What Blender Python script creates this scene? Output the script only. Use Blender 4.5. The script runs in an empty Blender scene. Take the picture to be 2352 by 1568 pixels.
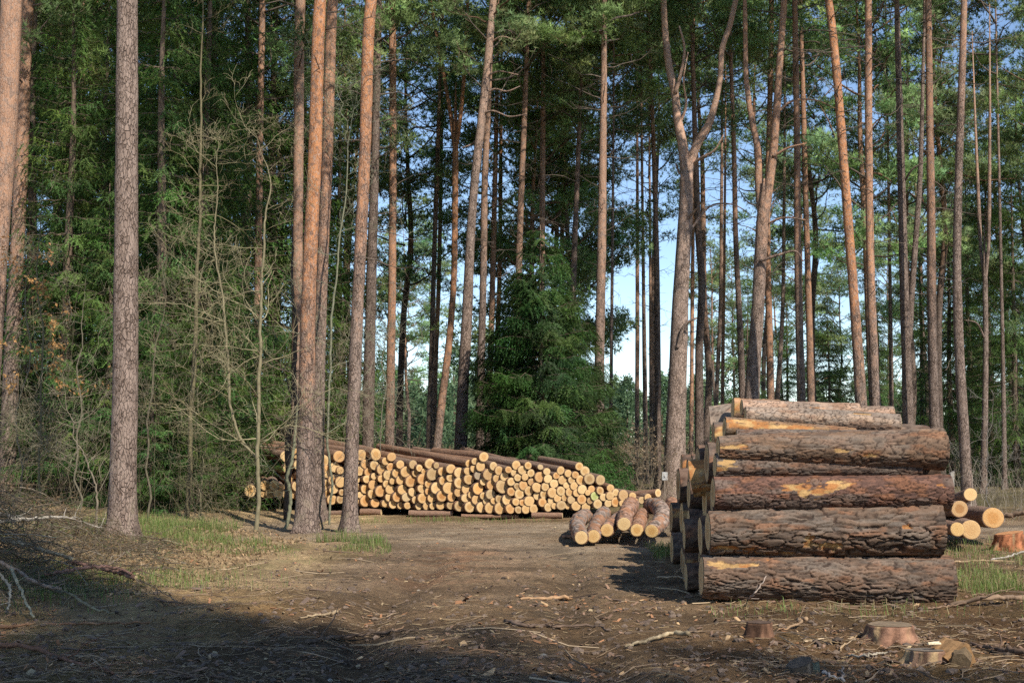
import bpy, math, random
import numpy as np
from mathutils import Vector, Matrix, Quaternion

S = bpy.context.scene
COL = S.collection
rad = math.radians
random.seed(7)
RNG = np.random.default_rng(7)

# ------------------------------------------------------------------ camera
FPX = 3267.0            # focal length in photo-display pixels (2352 wide)
EYE = 1.65
PITCH = math.atan((1000 - 784) / FPX)
cp, sp = math.cos(PITCH), math.sin(PITCH)
cam_d = bpy.data.cameras.new('camera'); cam = bpy.data.objects.new('camera', cam_d); COL.objects.link(cam)
cam.location = (0, 0, EYE); cam.rotation_euler = (rad(90) + PITCH, 0, 0)
cam_d.sensor_width = 36; cam_d.lens = FPX / 2352 * 36; cam_d.clip_end = 3000; cam_d.clip_start = 0.1
S.camera = cam

def at(px, py, d):
    """the place at forward distance d that stands at this spot of the photograph"""
    xc = (px - 1176) / FPX; zc = (784 - py) / FPX
    dy = cp - zc * sp; dz = sp + zc * cp
    k = d / dy
    return np.array([xc * k, d, EYE + dz * k])

# ------------------------------------------------------------------ noise
def _h(ix, iy, s):
    n = (ix.astype(np.int64) * 374761393 + iy.astype(np.int64) * 668265263 + s * 1274126177) & 0xffffffff
    n = ((n ^ (n >> 13)) * 1274126177) & 0xffffffff
    return ((n ^ (n >> 16)) & 0xffff) / 65535.0
def vn(x, y, s=0):
    x = np.asarray(x, float); y = np.asarray(y, float)
    ix = np.floor(x); iy = np.floor(y); fx = x - ix; fy = y - iy
    fx = fx * fx * (3 - 2 * fx); fy = fy * fy * (3 - 2 * fy)
    a = _h(ix, iy, s); b = _h(ix + 1, iy, s); c = _h(ix, iy + 1, s); d = _h(ix + 1, iy + 1, s)
    return (a * (1 - fx) + b * fx) * (1 - fy) + (c * (1 - fx) + d * fx) * fy
def fbm(x, y, o=4, s=0):
    t = 0; a = .5; n = 0
    for i in range(o):
        t = t + a * vn(x, y, s + i * 17); n += a; a *= .5; x = x * 2.03 + 5.2; y = y * 2.03 + 1.7
    return t / n
def sst(a, b, x):
    t = np.clip((np.asarray(x, float) - a) / (b - a), 0, 1)
    return t * t * (3 - 2 * t)

# ------------------------------------------------------------------ ground height and zones
def track(x, y):
    """1 on the trodden track and the cross road in front of the log stack"""
    w = 1.9 + .9 * (fbm(x * .3, y * .3, 2, 5) - .5) * 2
    a = 1 - sst(w * .75, w * 1.35, np.abs(x + .25 - .02 * (y - 14)))
    a = a * (1 - sst(25, 27.5, y))
    b = sst(20.8, 22.5, y + (fbm(x * .4, y * .4, 2, 9) - .5) * 2) * (1 - sst(26.3, 27.8, y)) * sst(-6.0, -4.0, x)
    return np.maximum(a, b)
def gh(x, y):
    x = np.asarray(x, float); y = np.asarray(y, float)
    z = (fbm(x * .35, y * .35, 3, 1) - .5) * .16 + (fbm(x * 2.2, y * 2.2, 3, 2) - .5) * .085
    t = track(x, y)
    z = z * (1 - .55 * t)
    near = 1 - sst(15, 40, y)
    z = z + near * ((fbm(x * 9, y * 9, 3, 3) - .5) * .062 * (1 - .4 * t))
    # wheel ruts
    for rx, dd in ((-1.15, .09), (.65, .075)):
        z = z - dd * np.exp(-((x - rx + .12 * np.sin(y * .6)) / .22) ** 2) * (1 - sst(17, 21, y))
    z = z + .10 * np.exp(-((x + .2) / .35) ** 2) * (1 - sst(12, 16, y)) * (fbm(x * 2, y * 1.2, 3, 31) - .2)
    z = z + .22 * sst(-3.6, -6.5, x) * sst(12, 19, y) * (1 - sst(60, 90, y))     # left verge stands a little higher
    return z
def gpt(px, py):
    d = 14.
    for _ in range(6):
        p = at(px, py, 10.); dz = (p[2] - EYE) / 10.
        d = (EYE - float(gh(p[0] / 10 * d, d))) / -dz
    p = at(px, py, d); return p

# ------------------------------------------------------------------ mesh helpers
def mk(name, V, F, mat, col=None, smooth=False, mi=None):
    me = bpy.data.meshes.new(name)
    V = np.ascontiguousarray(V, dtype=np.float32)
    if not isinstance(F, (list, tuple)): F = [F]
    F = [np.asarray(f, dtype=np.int32) for f in F if len(f)]
    loops = np.concatenate([f.ravel() for f in F])
    sizes = np.concatenate([np.full(len(f), f.shape[1], dtype=np.int32) for f in F])
    starts = np.concatenate([[0], np.cumsum(sizes)[:-1]]).astype(np.int32)
    me.vertices.add(len(V)); me.vertices.foreach_set('co', V.ravel())
    me.loops.add(len(loops)); me.loops.foreach_set('vertex_index', loops)
    me.polygons.add(len(sizes)); me.polygons.foreach_set('loop_start', starts)
    try: me.polygons.foreach_set('loop_total', sizes)
    except Exception: pass
    me.polygons.foreach_set('use_smooth', np.full(len(sizes), bool(smooth)))
    me.update(calc_edges=True)
    for m_ in (mat if isinstance(mat, list) else [mat]): me.materials.append(m_)
    if mi is not None: me.polygons.foreach_set('material_index', np.asarray(mi, np.int32))
    if col is not None:
        a = me.attributes.new('col', 'FLOAT_COLOR', 'POINT')
        c = np.ones((len(V), 4), np.float32); c[:, :3] = col
        a.data.foreach_set('color', c.ravel())
    return me

class Geo:
    def __init__(s): s.V = []; s.F = []; s.C = []; s.n = 0
    def add(s, V, F, col=(1, 1, 1)):
        V = np.asarray(V, float).reshape(-1, 3)
        s.V.append(V)
        for f in (F if isinstance(F, list) else [F]):
            if len(f): s.F.append(np.asarray(f) + s.n)
        c = np.asarray(col, float)
        s.C.append(np.broadcast_to(c, (len(V), 3)) if c.ndim == 1 else c)
        s.n += len(V)
    def mesh(s, name, mat, smooth=False):
        return mk(name, np.concatenate(s.V), s.F, mat, np.concatenate(s.C), smooth)
    def empty(s): return s.n == 0

def norm(v):
    v = np.asarray(v, float)
    return v / (np.linalg.norm(v, axis=-1, keepdims=True) + 1e-9)

def tubes(P, R, seg=4, cap=True):
    """P (n,k,3) polylines, R (n,k) radii -> V, [F]"""
    P = np.asarray(P, float); R = np.asarray(R, float)
    if P.ndim == 2: P = P[None]; R = R[None]
    n, k, _ = P.shape
    T = norm(np.gradient(P, axis=1))
    mean = norm(P[:, -1] - P[:, 0])
    ref = np.where(np.abs(mean[:, 2:3]) > .8, np.array([[1., 0, 0]]), np.array([[0, 0, 1.]]))
    A = norm(np.cross(T, ref[:, None, :])); B = np.cross(T, A)
    th = np.arange(seg) * 2 * math.pi / seg
    ring = A[:, :, None, :] * np.cos(th)[None, None, :, None] + B[:, :, None, :] * np.sin(th)[None, None, :, None]
    V = P[:, :, None, :] + ring * R[:, :, None, None]
    idx = np.arange(n * k * seg).reshape(n, k, seg)
    a = idx[:, :-1]; b = idx[:, 1:]
    F = np.stack([a, np.roll(a, -1, 2), np.roll(b, -1, 2), b], -1).reshape(-1, 4)
    Fs = [F]
    if cap:
        Fs.append(idx[:, 0, ::-1].reshape(-1, seg)); Fs.append(idx[:, -1].reshape(-1, seg))
    return V.reshape(-1, 3), Fs

def blades(P, D, l, w, rng, Nrm=None):
    n = len(P)
    Sd = norm(np.cross(D, rng.normal(size=(n, 3))))
    w = np.broadcast_to(w, (n,))[:, None]; l = np.broadcast_to(l, (n,))[:, None]
    V = np.stack([P - Sd * w / 2, P + Sd * w / 2, P + D * l], 1).reshape(-1, 3)
    F = np.arange(3 * n).reshape(n, 3)
    if Nrm is not None:      # leaf faces turned outwards from their spray
        g = np.cross(D, Sd); fl = (g * Nrm).sum(1) > 0      # winding normal is D x S reversed
        F[fl] = F[fl][:, ::-1]
    return V, F

def spline(pts, m):
    """smooth resample of a polyline"""
    pts = np.asarray(pts, float)
    if len(pts) == 2: return pts[0] + (pts[1] - pts[0]) * np.linspace(0, 1, m)[:, None]
    s = np.concatenate([[0], np.cumsum(np.linalg.norm(np.diff(pts[:, :3], axis=0), axis=1))])
    t = np.linspace(0, s[-1], m); out = []
    tang = np.gradient(pts, s, axis=0)
    for q in t:
        i = min(max(np.searchsorted(s, q) - 1, 0), len(s) - 2); h = s[i + 1] - s[i]; u = (q - s[i]) / h
        h00 = 2 * u**3 - 3 * u**2 + 1; h10 = u**3 - 2 * u**2 + u; h01 = -2 * u**3 + 3 * u**2; h11 = u**3 - u**2
        out.append(h00 * pts[i] + h10 * h * tang[i] + h01 * pts[i + 1] + h11 * h * tang[i + 1])
    return np.array(out)

# ------------------------------------------------------------------ objects
def thing(name, label, cat, loc=(0, 0, 0), group=None, kind=None):
    o = bpy.data.objects.new(name, None); COL.objects.link(o); o.location = tuple(float(v) for v in loc)
    o.empty_display_size = .2
    tag(o, label, cat, group, kind); return o
def tag(o, label, cat, group=None, kind=None):
    if label: o['label'] = label
    if cat: o['category'] = cat
    if group: o['group'] = group
    if kind: o['kind'] = kind
    return o
def obj(name, me, parent=None, loc=None, rot=None, scale=None, color=None):
    o = bpy.data.objects.new(name, me); COL.objects.link(o)
    if parent: o.parent = parent
    if loc is not None: o.location = tuple(float(v) for v in loc)
    if rot is not None: o.rotation_euler = rot
    if scale is not None: o.scale = scale
    if color is not None: o.color = color
    return o

# ------------------------------------------------------------------ materials
def nmat(name):
    m = bpy.data.materials.new(name); m.use_nodes = True
    nt = m.node_tree; nt.nodes.clear()
    out = nt.nodes.new('ShaderNodeOutputMaterial')
    return m, nt, out
class N:
    def __init__(s, nt): s.nt = nt
    def __call__(s, kind, ins=None, **kw):
        n = s.nt.nodes.new('ShaderNode' + kind)
        for k, v in kw.items(): setattr(n, k, v)
        for k, v in (ins or {}).items():
            sock = n.inputs[k]
            if hasattr(v, 'is_output') or isinstance(v, bpy.types.NodeSocket): s.nt.links.new(v, sock)
            else: sock.default_value = v
        return n
    def mix(s, f, a, b, blend='MIX'):
        n = s.nt.nodes.new('ShaderNodeMix'); n.data_type = 'RGBA'; n.blend_type = blend
        for i, v in ((0, f), (6, a), (7, b)):
            if isinstance(v, bpy.types.NodeSocket): s.nt.links.new(v, n.inputs[i])
            else: n.inputs[i].default_value = v if i == 0 else (*v, 1)[:4]
        return n.outputs[2]
    def math(s, op, a, b=0., c=0., clamp=False):
        n = s.nt.nodes.new('ShaderNodeMath'); n.operation = op; n.use_clamp = clamp
        for i, v in enumerate((a, b, c)):
            if isinstance(v, bpy.types.NodeSocket): s.nt.links.new(v, n.inputs[i])
            else: n.inputs[i].default_value = v
        return n.outputs[0]
    def ramp(s, f, stops, interp='LINEAR'):
        n = s.nt.nodes.new('ShaderNodeValToRGB'); n.color_ramp.interpolation = interp
        e = n.color_ramp.elements
        while len(e) < len(stops): e.new(0.5)
        for i, (p, c) in enumerate(stops):
            e[i].position = p; e[i].color = (c, c, c, 1) if isinstance(c, (int, float)) else (*c, 1)
        s.nt.links.new(f, n.inputs[0]); return n.outputs[0]
    def coords(s, scale=(1, 1, 1), src='Object'):
        t = s.nt.nodes.new('ShaderNodeTexCoord')
        m = s.nt.nodes.new('ShaderNodeMapping'); m.inputs['Scale'].default_value = scale
        s.nt.links.new(t.outputs[src], m.inputs[0]); return m.outputs[0]
def bsdf(q, out, col, rough=.9, bump=None, strength=.5, dist=.02, spec=.25):
    p = q('BsdfPrincipled', {'Roughness': rough, 'Specular IOR Level': spec})
    if isinstance(col, bpy.types.NodeSocket): q.nt.links.new(col, p.inputs['Base Color'])
    else: p.inputs['Base Color'].default_value = (*col, 1)
    if bump is not None:
        b = q('Bump', {'Height': bump, 'Strength': strength, 'Distance': dist})
        q.nt.links.new(b.outputs[0], p.inputs['Normal'])
    q.nt.links.new(p.outputs[0], out.inputs[0]); return p

def mat_vcol(name, rough=.9, noise=0., nscale=30, spec=.2):
    m, nt, out = nmat(name); q = N(nt)
    a = q('Attribute', attribute_name='col').outputs['Color']
    bump = None
    if noise:
        nz = q('TexNoise', {'Vector': q.coords(), 'Scale': nscale, 'Detail': 5.}).outputs[0]
        a = q.mix(1., a, q.ramp(nz, [(.25, 1 - noise), (.75, 1 + noise)]), 'MULTIPLY'); bump = nz
    bsdf(q, out, a, rough, bump, .4, .01, spec); return m

def mat_foliage(name, trans=.35, hue=.478):
    m, nt, out = nmat(name); q = N(nt)
    a = q('Attribute', attribute_name='col').outputs['Color']
    r = q('ObjectInfo').outputs['Random']
    hs = q('HueSaturation', {'Hue': q.math('MULTIPLY_ADD', r, .028, hue), 'Value': q.math('MULTIPLY_ADD', r, .4, .8), 'Color': a, 'Saturation': 1., 'Fac': 1.}).outputs[0]
    p = q('BsdfPrincipled', {'Roughness': .55, 'Specular IOR Level': .25, 'Base Color': hs})
    t = q('BsdfTranslucent', {'Color': hs})
    mx = q('MixShader', {0: trans, 1: p.outputs[0], 2: t.outputs[0]})
    nt.links.new(mx.outputs[0], out.inputs[0]); return m

def mat_pine_bark():
    """object colour: r = height of the change to orange bark / 25, g = lightness, b = how orange the upper bark is"""
    m, nt, out = nmat('pine_bark'); q = N(nt)
    oi = q('ObjectInfo'); sc = q('SeparateColor', {0: oi.outputs['Color']})
    tc = q('TexCoord').outputs['Object']
    z = q('SeparateXYZ', {0: tc}).outputs[2]
    off = q('VectorMath', {0: tc, 1: q('CombineXYZ', {0: q.math('MULTIPLY', oi.outputs['Random'], 40.), 2: q.math('MULTIPLY', oi.outputs['Random'], 90.)}).outputs[0]}, operation='ADD').outputs[0]
    def mp(s): return q('Mapping', {'Vector': off, 'Scale': s}).outputs[0]
    warp = q('TexNoise', {'Vector': mp((3, 3, 1.5)), 'Scale': 2., 'Detail': 3.}).outputs['Color']
    vw = q('VectorMath', {0: mp((1, 1, .34)), 1: q('VectorMath', {0: warp, 1: (.16, .16, .10)}, operation='MULTIPLY').outputs[0]}, operation='ADD').outputs[0]
    ed = q('TexVoronoi', {'Vector': vw, 'Scale': 27.}, feature='DISTANCE_TO_EDGE').outputs[0]
    cell = q('TexVoronoi', {'Vector': vw, 'Scale': 27.}, feature='F1').outputs['Color']
    cellv = q('SeparateColor', {0: cell}).outputs[0]
    n1 = q('TexNoise', {'Vector': mp((1, 1, .5)), 'Scale': 7., 'Detail': 6., 'Roughness': .65}).outputs[0]
    n2 = q('TexNoise', {'Vector': mp((1, 1, .6)), 'Scale': 30., 'Detail': 5., 'Roughness': .7}).outputs[0]
    crack = q.math('ADD', q.ramp(ed, [(0., 0.), (.13, 1.)]), q.ramp(n1, [(.42, 0.), (.62, .55)]), 0, True)
    low = q.mix(q.ramp(n1, [(.3, 0.), (.7, 1.)]), (.125, .088, .066), (.275, .205, .165))
    low = q.mix(q.math('MULTIPLY', cellv, .5), low, (.36, .275, .225))
    low = q.mix(q.math('MULTIPLY_ADD', crack, .55, .45), (.075, .048, .036), low)
    up = q.mix(q.ramp(n1, [(.3, 0.), (.7, 1.)]), (.30, .135, .065), (.58, .265, .12))
    up = q.mix(q.ramp(n2, [(.5, 0.), (.62, .85)]), up, (.40, .29, .225))
    up = q.mix(q.ramp(q('TexNoise', {'Vector': mp((1, 1, .7)), 'Scale': 11., 'Detail': 4.}).outputs[0], [(.55, 0.), (.60, .8)]), up, (.20, .125, .09))
    greyup = q.mix(.5, low, (.40, .30, .235))
    up = q.mix(sc.outputs[2], greyup, up)
    tz = q.math('SUBTRACT', q.math('ADD', z, q.math('MULTIPLY_ADD', n1, 7., -3.5)), q.math('MULTIPLY', sc.outputs[0], 25.))
    f = q.math('MULTIPLY_ADD', tz, .28, .5, True)
    c = q.mix(f, low, up)
    v = q.math('MULTIPLY_ADD', sc.outputs[1], 1.2, .4)
    c = q('HueSaturation', {'Value': v, 'Color': c}).outputs[0]
    # green algae low on the trunk
    alg = q.math('MULTIPLY', q.ramp(n1, [(.52, 0.), (.7, .55)]), q.math('MULTIPLY_ADD', z, -.9, 1., True))
    c = q.mix(alg, c, (.12, .13, .05))
    hgt = q.math('ADD', q.math('MULTIPLY', q.mix(f, crack, q.mix(.7, crack, (1, 1, 1))), 1.), q.math('MULTIPLY', n2, .6))
    bsdf(q, out, c, .92, hgt, .9, .03, .15); return m

def mat_log_bark():
    m, nt, out = nmat('log_bark'); q = N(nt)
    oi = q('ObjectInfo')
    tc = q.coords((1, 9., 1))
    off = q('VectorMath', {0: tc, 1: q('CombineXYZ', {0: q.math('MULTIPLY', oi.outputs['Random'], 30.), 1: q.math('MULTIPLY', oi.outputs['Random'], 70.)}).outputs[0]}, operation='ADD').outputs[0]
    n1 = q('TexNoise', {'Vector': off, 'Scale': 1.6, 'Detail': 6., 'Roughness': .65}).outputs[0]
    n2 = q('TexNoise', {'Vector': off, 'Scale': 5., 'Detail': 5., 'Roughness': .7}).outputs[0]
    c = q.mix(q.ramp(n1, [(.35, 0.), (.68, 1.)]), (.20, .115, .075), (.36, .215, .145))
    c = q.mix(q.ramp(n2, [(.48, 0.), (.62, .6)]), c, (.40, .22, .12))
    c = q.mix(q.ramp(n2, [(.34, .6), (.45, 0.)]), c, (.13, .08, .06))
    c = q.mix(q.math('MULTIPLY', oi.outputs['Random'], .55), c, (.22, .18, .15))
    bsdf(q, out, c, .95, n2, .8, .03, .1); return m

def mat_cut_wood():
    """object colour = colour of the wood"""
    m, nt, out = nmat('cut_wood'); q = N(nt)
    oi = q('ObjectInfo'); tc = q('TexCoord').outputs['Object']
    s = q('SeparateXYZ', {0: tc})
    flat = q('CombineXYZ', {0: s.outputs[0], 1: q.math('MULTIPLY', oi.outputs['Random'], 50.), 2: s.outputs[2]}).outputs[0]
    n0 = q('TexNoise', {'Vector': flat, 'Scale': 1.6, 'Detail': 3.}).outputs[0]
    r = q.math('SQRT', q.math('ADD', q.math('POWER', s.outputs[0], 2.), q.math('POWER', s.outputs[2], 2.)))
    r = q.math('ADD', r, q.math('MULTIPLY_ADD', n0, .22, -.11))
    ring = q.math('SINE', q.math('MULTIPLY', r, 62.))
    n2 = q('TexNoise', {'Vector': flat, 'Scale': 7., 'Detail': 5., 'Roughness': .7}).outputs[0]
    base = oi.outputs['Color']
    dark = q.mix(1., base, (.80, .66, .50), 'MULTIPLY')
    light = q.mix(.35, base, (.80, .60, .33))
    heart = q.ramp(r, [(.40, 1.), (.62, 0.)])
    hf = q.math('MULTIPLY', heart, q.math('MULTIPLY_ADD', oi.outputs['Random'], .75, .05))
    c = q.mix(hf, light, dark)
    c = q.mix(q.math('MULTIPLY_ADD', ring, .13, .13), c, q.mix(1., base, (.70, .55, .40), 'MULTIPLY'))
    c = q.mix(q.ramp(n2, [(.53, 0.), (.72, .5)]), c, q.mix(1., base, (.72, .60, .5), 'MULTIPLY'))
    c = q.mix(q.ramp(n2, [(.25, .4), (.42, 0.)]), c, (.74, .60, .36))
    c = q.mix(q.ramp(r, [(.0, .5), (.07, 0.)]), c, (.42, .23, .09))
    bsdf(q, out, c, .8, n2, .25, .05, .2); return m

def mat_near_bark():
    m, nt, out = nmat('thick_bark'); q = N(nt)
    a = q('Attribute', attribute_name='col').outputs['Color']
    tc = q.coords()
    n1 = q('TexNoise', {'Vector': tc, 'Scale': 55., 'Detail': 6., 'Roughness': .7}).outputs[0]
    n2 = q('TexNoise', {'Vector': q.coords((.35, 1, 1)), 'Scale': 16., 'Detail': 5., 'Roughness': .6}).outputs[0]
    c = q.mix(1., a, q.ramp(n1, [(.25, .68), (.75, 1.28)]), 'MULTIPLY')
    c = q.mix(1., c, q.ramp(n2, [(.3, .75), (.7, 1.2)]), 'MULTIPLY')
    bsdf(q, out, c, .9, q.math('ADD', n1, n2), .7, .008, .2); return m

def mat_ground():
    m, nt, out = nmat('forest_ground'); q = N(nt)
    a = q('Attribute', attribute_name='col').outputs['Color']
    n1 = q('TexNoise', {'Vector': q.coords(), 'Scale': 26., 'Detail': 7., 'Roughness': .72}).outputs[0]
    n2 = q('TexNoise', {'Vector': q.coords((.6, 1.6, 1)), 'Scale': 75., 'Detail': 4., 'Roughness': .7}).outputs[0]
    c = q.mix(1., a, q.ramp(n1, [(.28, .45), (.5, .95), (.74, 1.5)]), 'MULTIPLY')
    c = q.mix(q.ramp(n2, [(.6, 0.), (.72, .55)]), c, (.34, .26, .16))
    c = q.mix(q.ramp(n2, [(.25, .6), (.4, 0.)]), c, (.05, .036, .026))
    bsdf(q, out, c, .95, q.math('ADD', n1, q.math('MULTIPLY', n2, .4)), .8, .06, .15); return m

M_PINE = mat_pine_bark(); M_LOG = mat_log_bark(); M_CUT = mat_cut_wood(); M_NEAR = mat_near_bark(); M_GROUND = mat_ground()
M_NEEDLE = mat_foliage('pine_needles', .40, .482); M_SPRUCE = mat_foliage('spruce_needles', .35, .49); M_GRASS = mat_foliage('grass_blades', .3, .49)
M_TWIG = mat_vcol('twig_bark', .85, .3, 14); M_LIT = mat_vcol('forest_litter', .9); M_LEAF = mat_foliage('dry_leaves', .35, .49)
M_WOOD = mat_vcol('weathered_wood', .9, .35, 40)

# ------------------------------------------------------------------ ground sheet
def build_ground():
    ys = list(np.linspace(-90, 6.5, 40))
    y = 6.5
    while y < 34: ys.append(y); y += max(.028, y * .0028)
    while y < 1500: ys.append(y); y *= 1.035
    ys = np.array(ys)
    u = np.concatenate([-np.geomspace(14, .56, 22)[:-1], np.linspace(-.56, .56, 340), np.geomspace(.56, 14, 22)[1:]])
    Y, U = np.meshgrid(ys, u, indexing='ij')
    X = U * np.maximum(Y, 7.5)
    Z = gh(X, Y) * (1 - sst(120, 300, Y))
    t = track(X, Y)
    def c(*v): return np.array(v)[None, None, :]
    f1 = fbm(X * .9, Y * .9, 4, 11)[..., None]; f2 = fbm(X * 3.1, Y * 3.1, 4, 12)[..., None]; f3 = fbm(X * 12, Y * 7, 3, 13)[..., None]
    litter = c(.36, .25, .145) * (1 - f2) + c(.52, .40, .235) * f2
    soil = c(.14, .09, .054) * (1 - f2) + c(.275, .19, .115) * f2
    road = c(.215, .165, .118) * (1 - f1) + c(.355, .285, .21) * f1
    red = c(.34, .19, .11)
    mud = c(.10, .088, .078)
    left = sst(-1.4, -3.0, X)[..., None]; right = sst(.9, 2.0, X)[..., None]
    col = soil * (1 - left) + litter * left
    far = sst(28, 34, Y)[..., None]
    col = col * (1 - far) + (c(.16, .12, .075) * (1 - f1) + c(.15, .14, .06) * f1) * far
    tt = t[..., None] * (.55 + .45 * sst(.35, .6, f2))
    roadmix = road * sst(17, 21, Y)[..., None] + (soil * .45 + road * .55) * (1 - sst(17, 21, Y)[..., None])
    col = col * (1 - tt) + roadmix * tt
    rm = (np.exp(-((X + .75) / .75) ** 2) * sst(14.5, 17, Y) * (1 - sst(20.5, 22.5, Y)))[..., None] * sst(.35, .65, f2)
    col = col * (1 - rm * .75) + red * rm * .75
    mm = (np.exp(-((X + 1.0) / 1.6) ** 2) * (1 - sst(12.0, 13.6, Y)))[..., None] * sst(.42, .62, f1)
    mm = np.maximum(mm, (np.exp(-((X - .2) / .5) ** 2 - ((Y - 13.6) / 1.2) ** 2))[..., None] * sst(.4, .6, f2) * .8)
    col = col * (1 - mm * .8) + mud * mm * .8
    # moss and short green in places
    g = sst(.52, .68, fbm(X * 1.3, Y * 1.3, 3, 21)) * (1 - t) * (.35 + .65 * sst(-2.4, -3.6, X))
    g = (g * (1 - sst(26, 30, Y)))[..., None]
    col = col * (1 - g * .5) + c(.13, .14, .055) * g * .5
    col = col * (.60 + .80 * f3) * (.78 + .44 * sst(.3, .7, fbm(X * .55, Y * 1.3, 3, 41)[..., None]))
    fgd = (1 - sst(12.5, 17, Y + .6 * np.abs(X) * 0))[..., None]; col = col * (1 - fgd * (.6 + .8 * f1) * np.array([.29, .36, .46]))  # foreground darkened: dark muddy soil, plus shade painted into its colour
    for rx in (-1.15, .65):
        rt = (np.exp(-((X - rx + .12 * np.sin(Y * .6)) / .24) ** 2) * (1 - sst(19, 24, Y)))[..., None]; col = col * (1 - .38 * rt * sst(.3, .6, f2))
    col = col * np.array([1.0, .955, .87])
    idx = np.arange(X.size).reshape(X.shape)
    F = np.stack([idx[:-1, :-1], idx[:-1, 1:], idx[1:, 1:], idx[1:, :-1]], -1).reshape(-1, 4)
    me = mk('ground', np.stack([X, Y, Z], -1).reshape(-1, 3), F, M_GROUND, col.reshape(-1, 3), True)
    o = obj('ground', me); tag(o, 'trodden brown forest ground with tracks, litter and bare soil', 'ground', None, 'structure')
build_ground()

# ------------------------------------------------------------------ sky and sun
SUN_EL, SUN_AZ = rad(43), rad(32)     # sun stands behind the viewer, SUN_AZ to the right
sd = np.array([math.sin(SUN_AZ) * math.cos(SUN_EL), -math.cos(SUN_AZ) * math.cos(SUN_EL), math.sin(SUN_EL)])
w = bpy.data.worlds.new('World'); S.world = w; w.use_nodes = True
nt = w.node_tree; bg = nt.nodes['Background']; sky = nt.nodes.new('ShaderNodeTexSky'); sky.sky_type = 'NISHITA'
sky.sun_disc = False; sky.sun_elevation = SUN_EL; sky.sun_rotation = math.atan2(sd[0], sd[1])
sky.air_density = 1.0; sky.altitude = 1500; sky.air_density = .9; sky.dust_density = .05; sky.ozone_density = 1.7
nt.links.new(sky.outputs[0], bg.inputs[0]); bg.inputs[1].default_value = .15
sl = bpy.data.lights.new('sun', 'SUN'); sl.energy = 5.0; sl.angle = rad(.53); sl.color = (1, .925, .82)
so = bpy.data.objects.new('sun', sl); COL.objects.link(so)
so.rotation_euler = Vector(sd).to_track_quat('Z', 'Y').to_euler()
S.view_settings.view_transform = 'Standard'; S.view_settings.look = 'None'; S.view_settings.exposure = .3; S.view_settings.gamma = 1
S.cycles.max_bounces = 6; S.cycles.diffuse_bounces = 3; S.cycles.transmission_bounces = 3; S.cycles.transparent_max_bounces = 4
S.cycles.use_adaptive_sampling = True; S.cycles.adaptive_threshold = .02; S.cycles.use_denoising = False

# ------------------------------------------------------------------ foliage prototypes
def foliage_mesh(B, V, F, C, mat, Nrm):
    bv = np.concatenate(B.V); bf = B.F; nb = sum(len(f) for f in bf)
    me = mk('crown', np.concatenate([bv, V]), bf + [F + len(bv)], [M_TWIG, mat], np.concatenate([np.concatenate(B.C), C]), False, np.concatenate([np.zeros(nb), np.ones(len(F))]))
    gn = norm(np.cross(V[F[:, 1]] - V[F[:, 0]], V[F[:, 2]] - V[F[:, 0]]))
    nn = np.zeros((len(V), 3)); nn[F.ravel()] = np.repeat(norm(Nrm + gn * .55), 3, 0)
    me.polygons.foreach_set('use_smooth', np.concatenate([np.zeros(nb, bool), np.ones(len(F), bool)]))
    me.normals_split_custom_set_from_vertices(np.concatenate([np.zeros((len(bv), 3)), nn]).tolist())
    return me
def limb_path(rng, p0, d0, L, k, up=.0, wob=.18):
    pts = [np.array(p0, float)]; d = norm(d0)
    for i in range(k):
        d = norm(d + rng.normal(0, wob, 3) + np.array([0, 0, up]))
        pts.append(pts[-1] + d * L / k)
    return np.array(pts)

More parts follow.
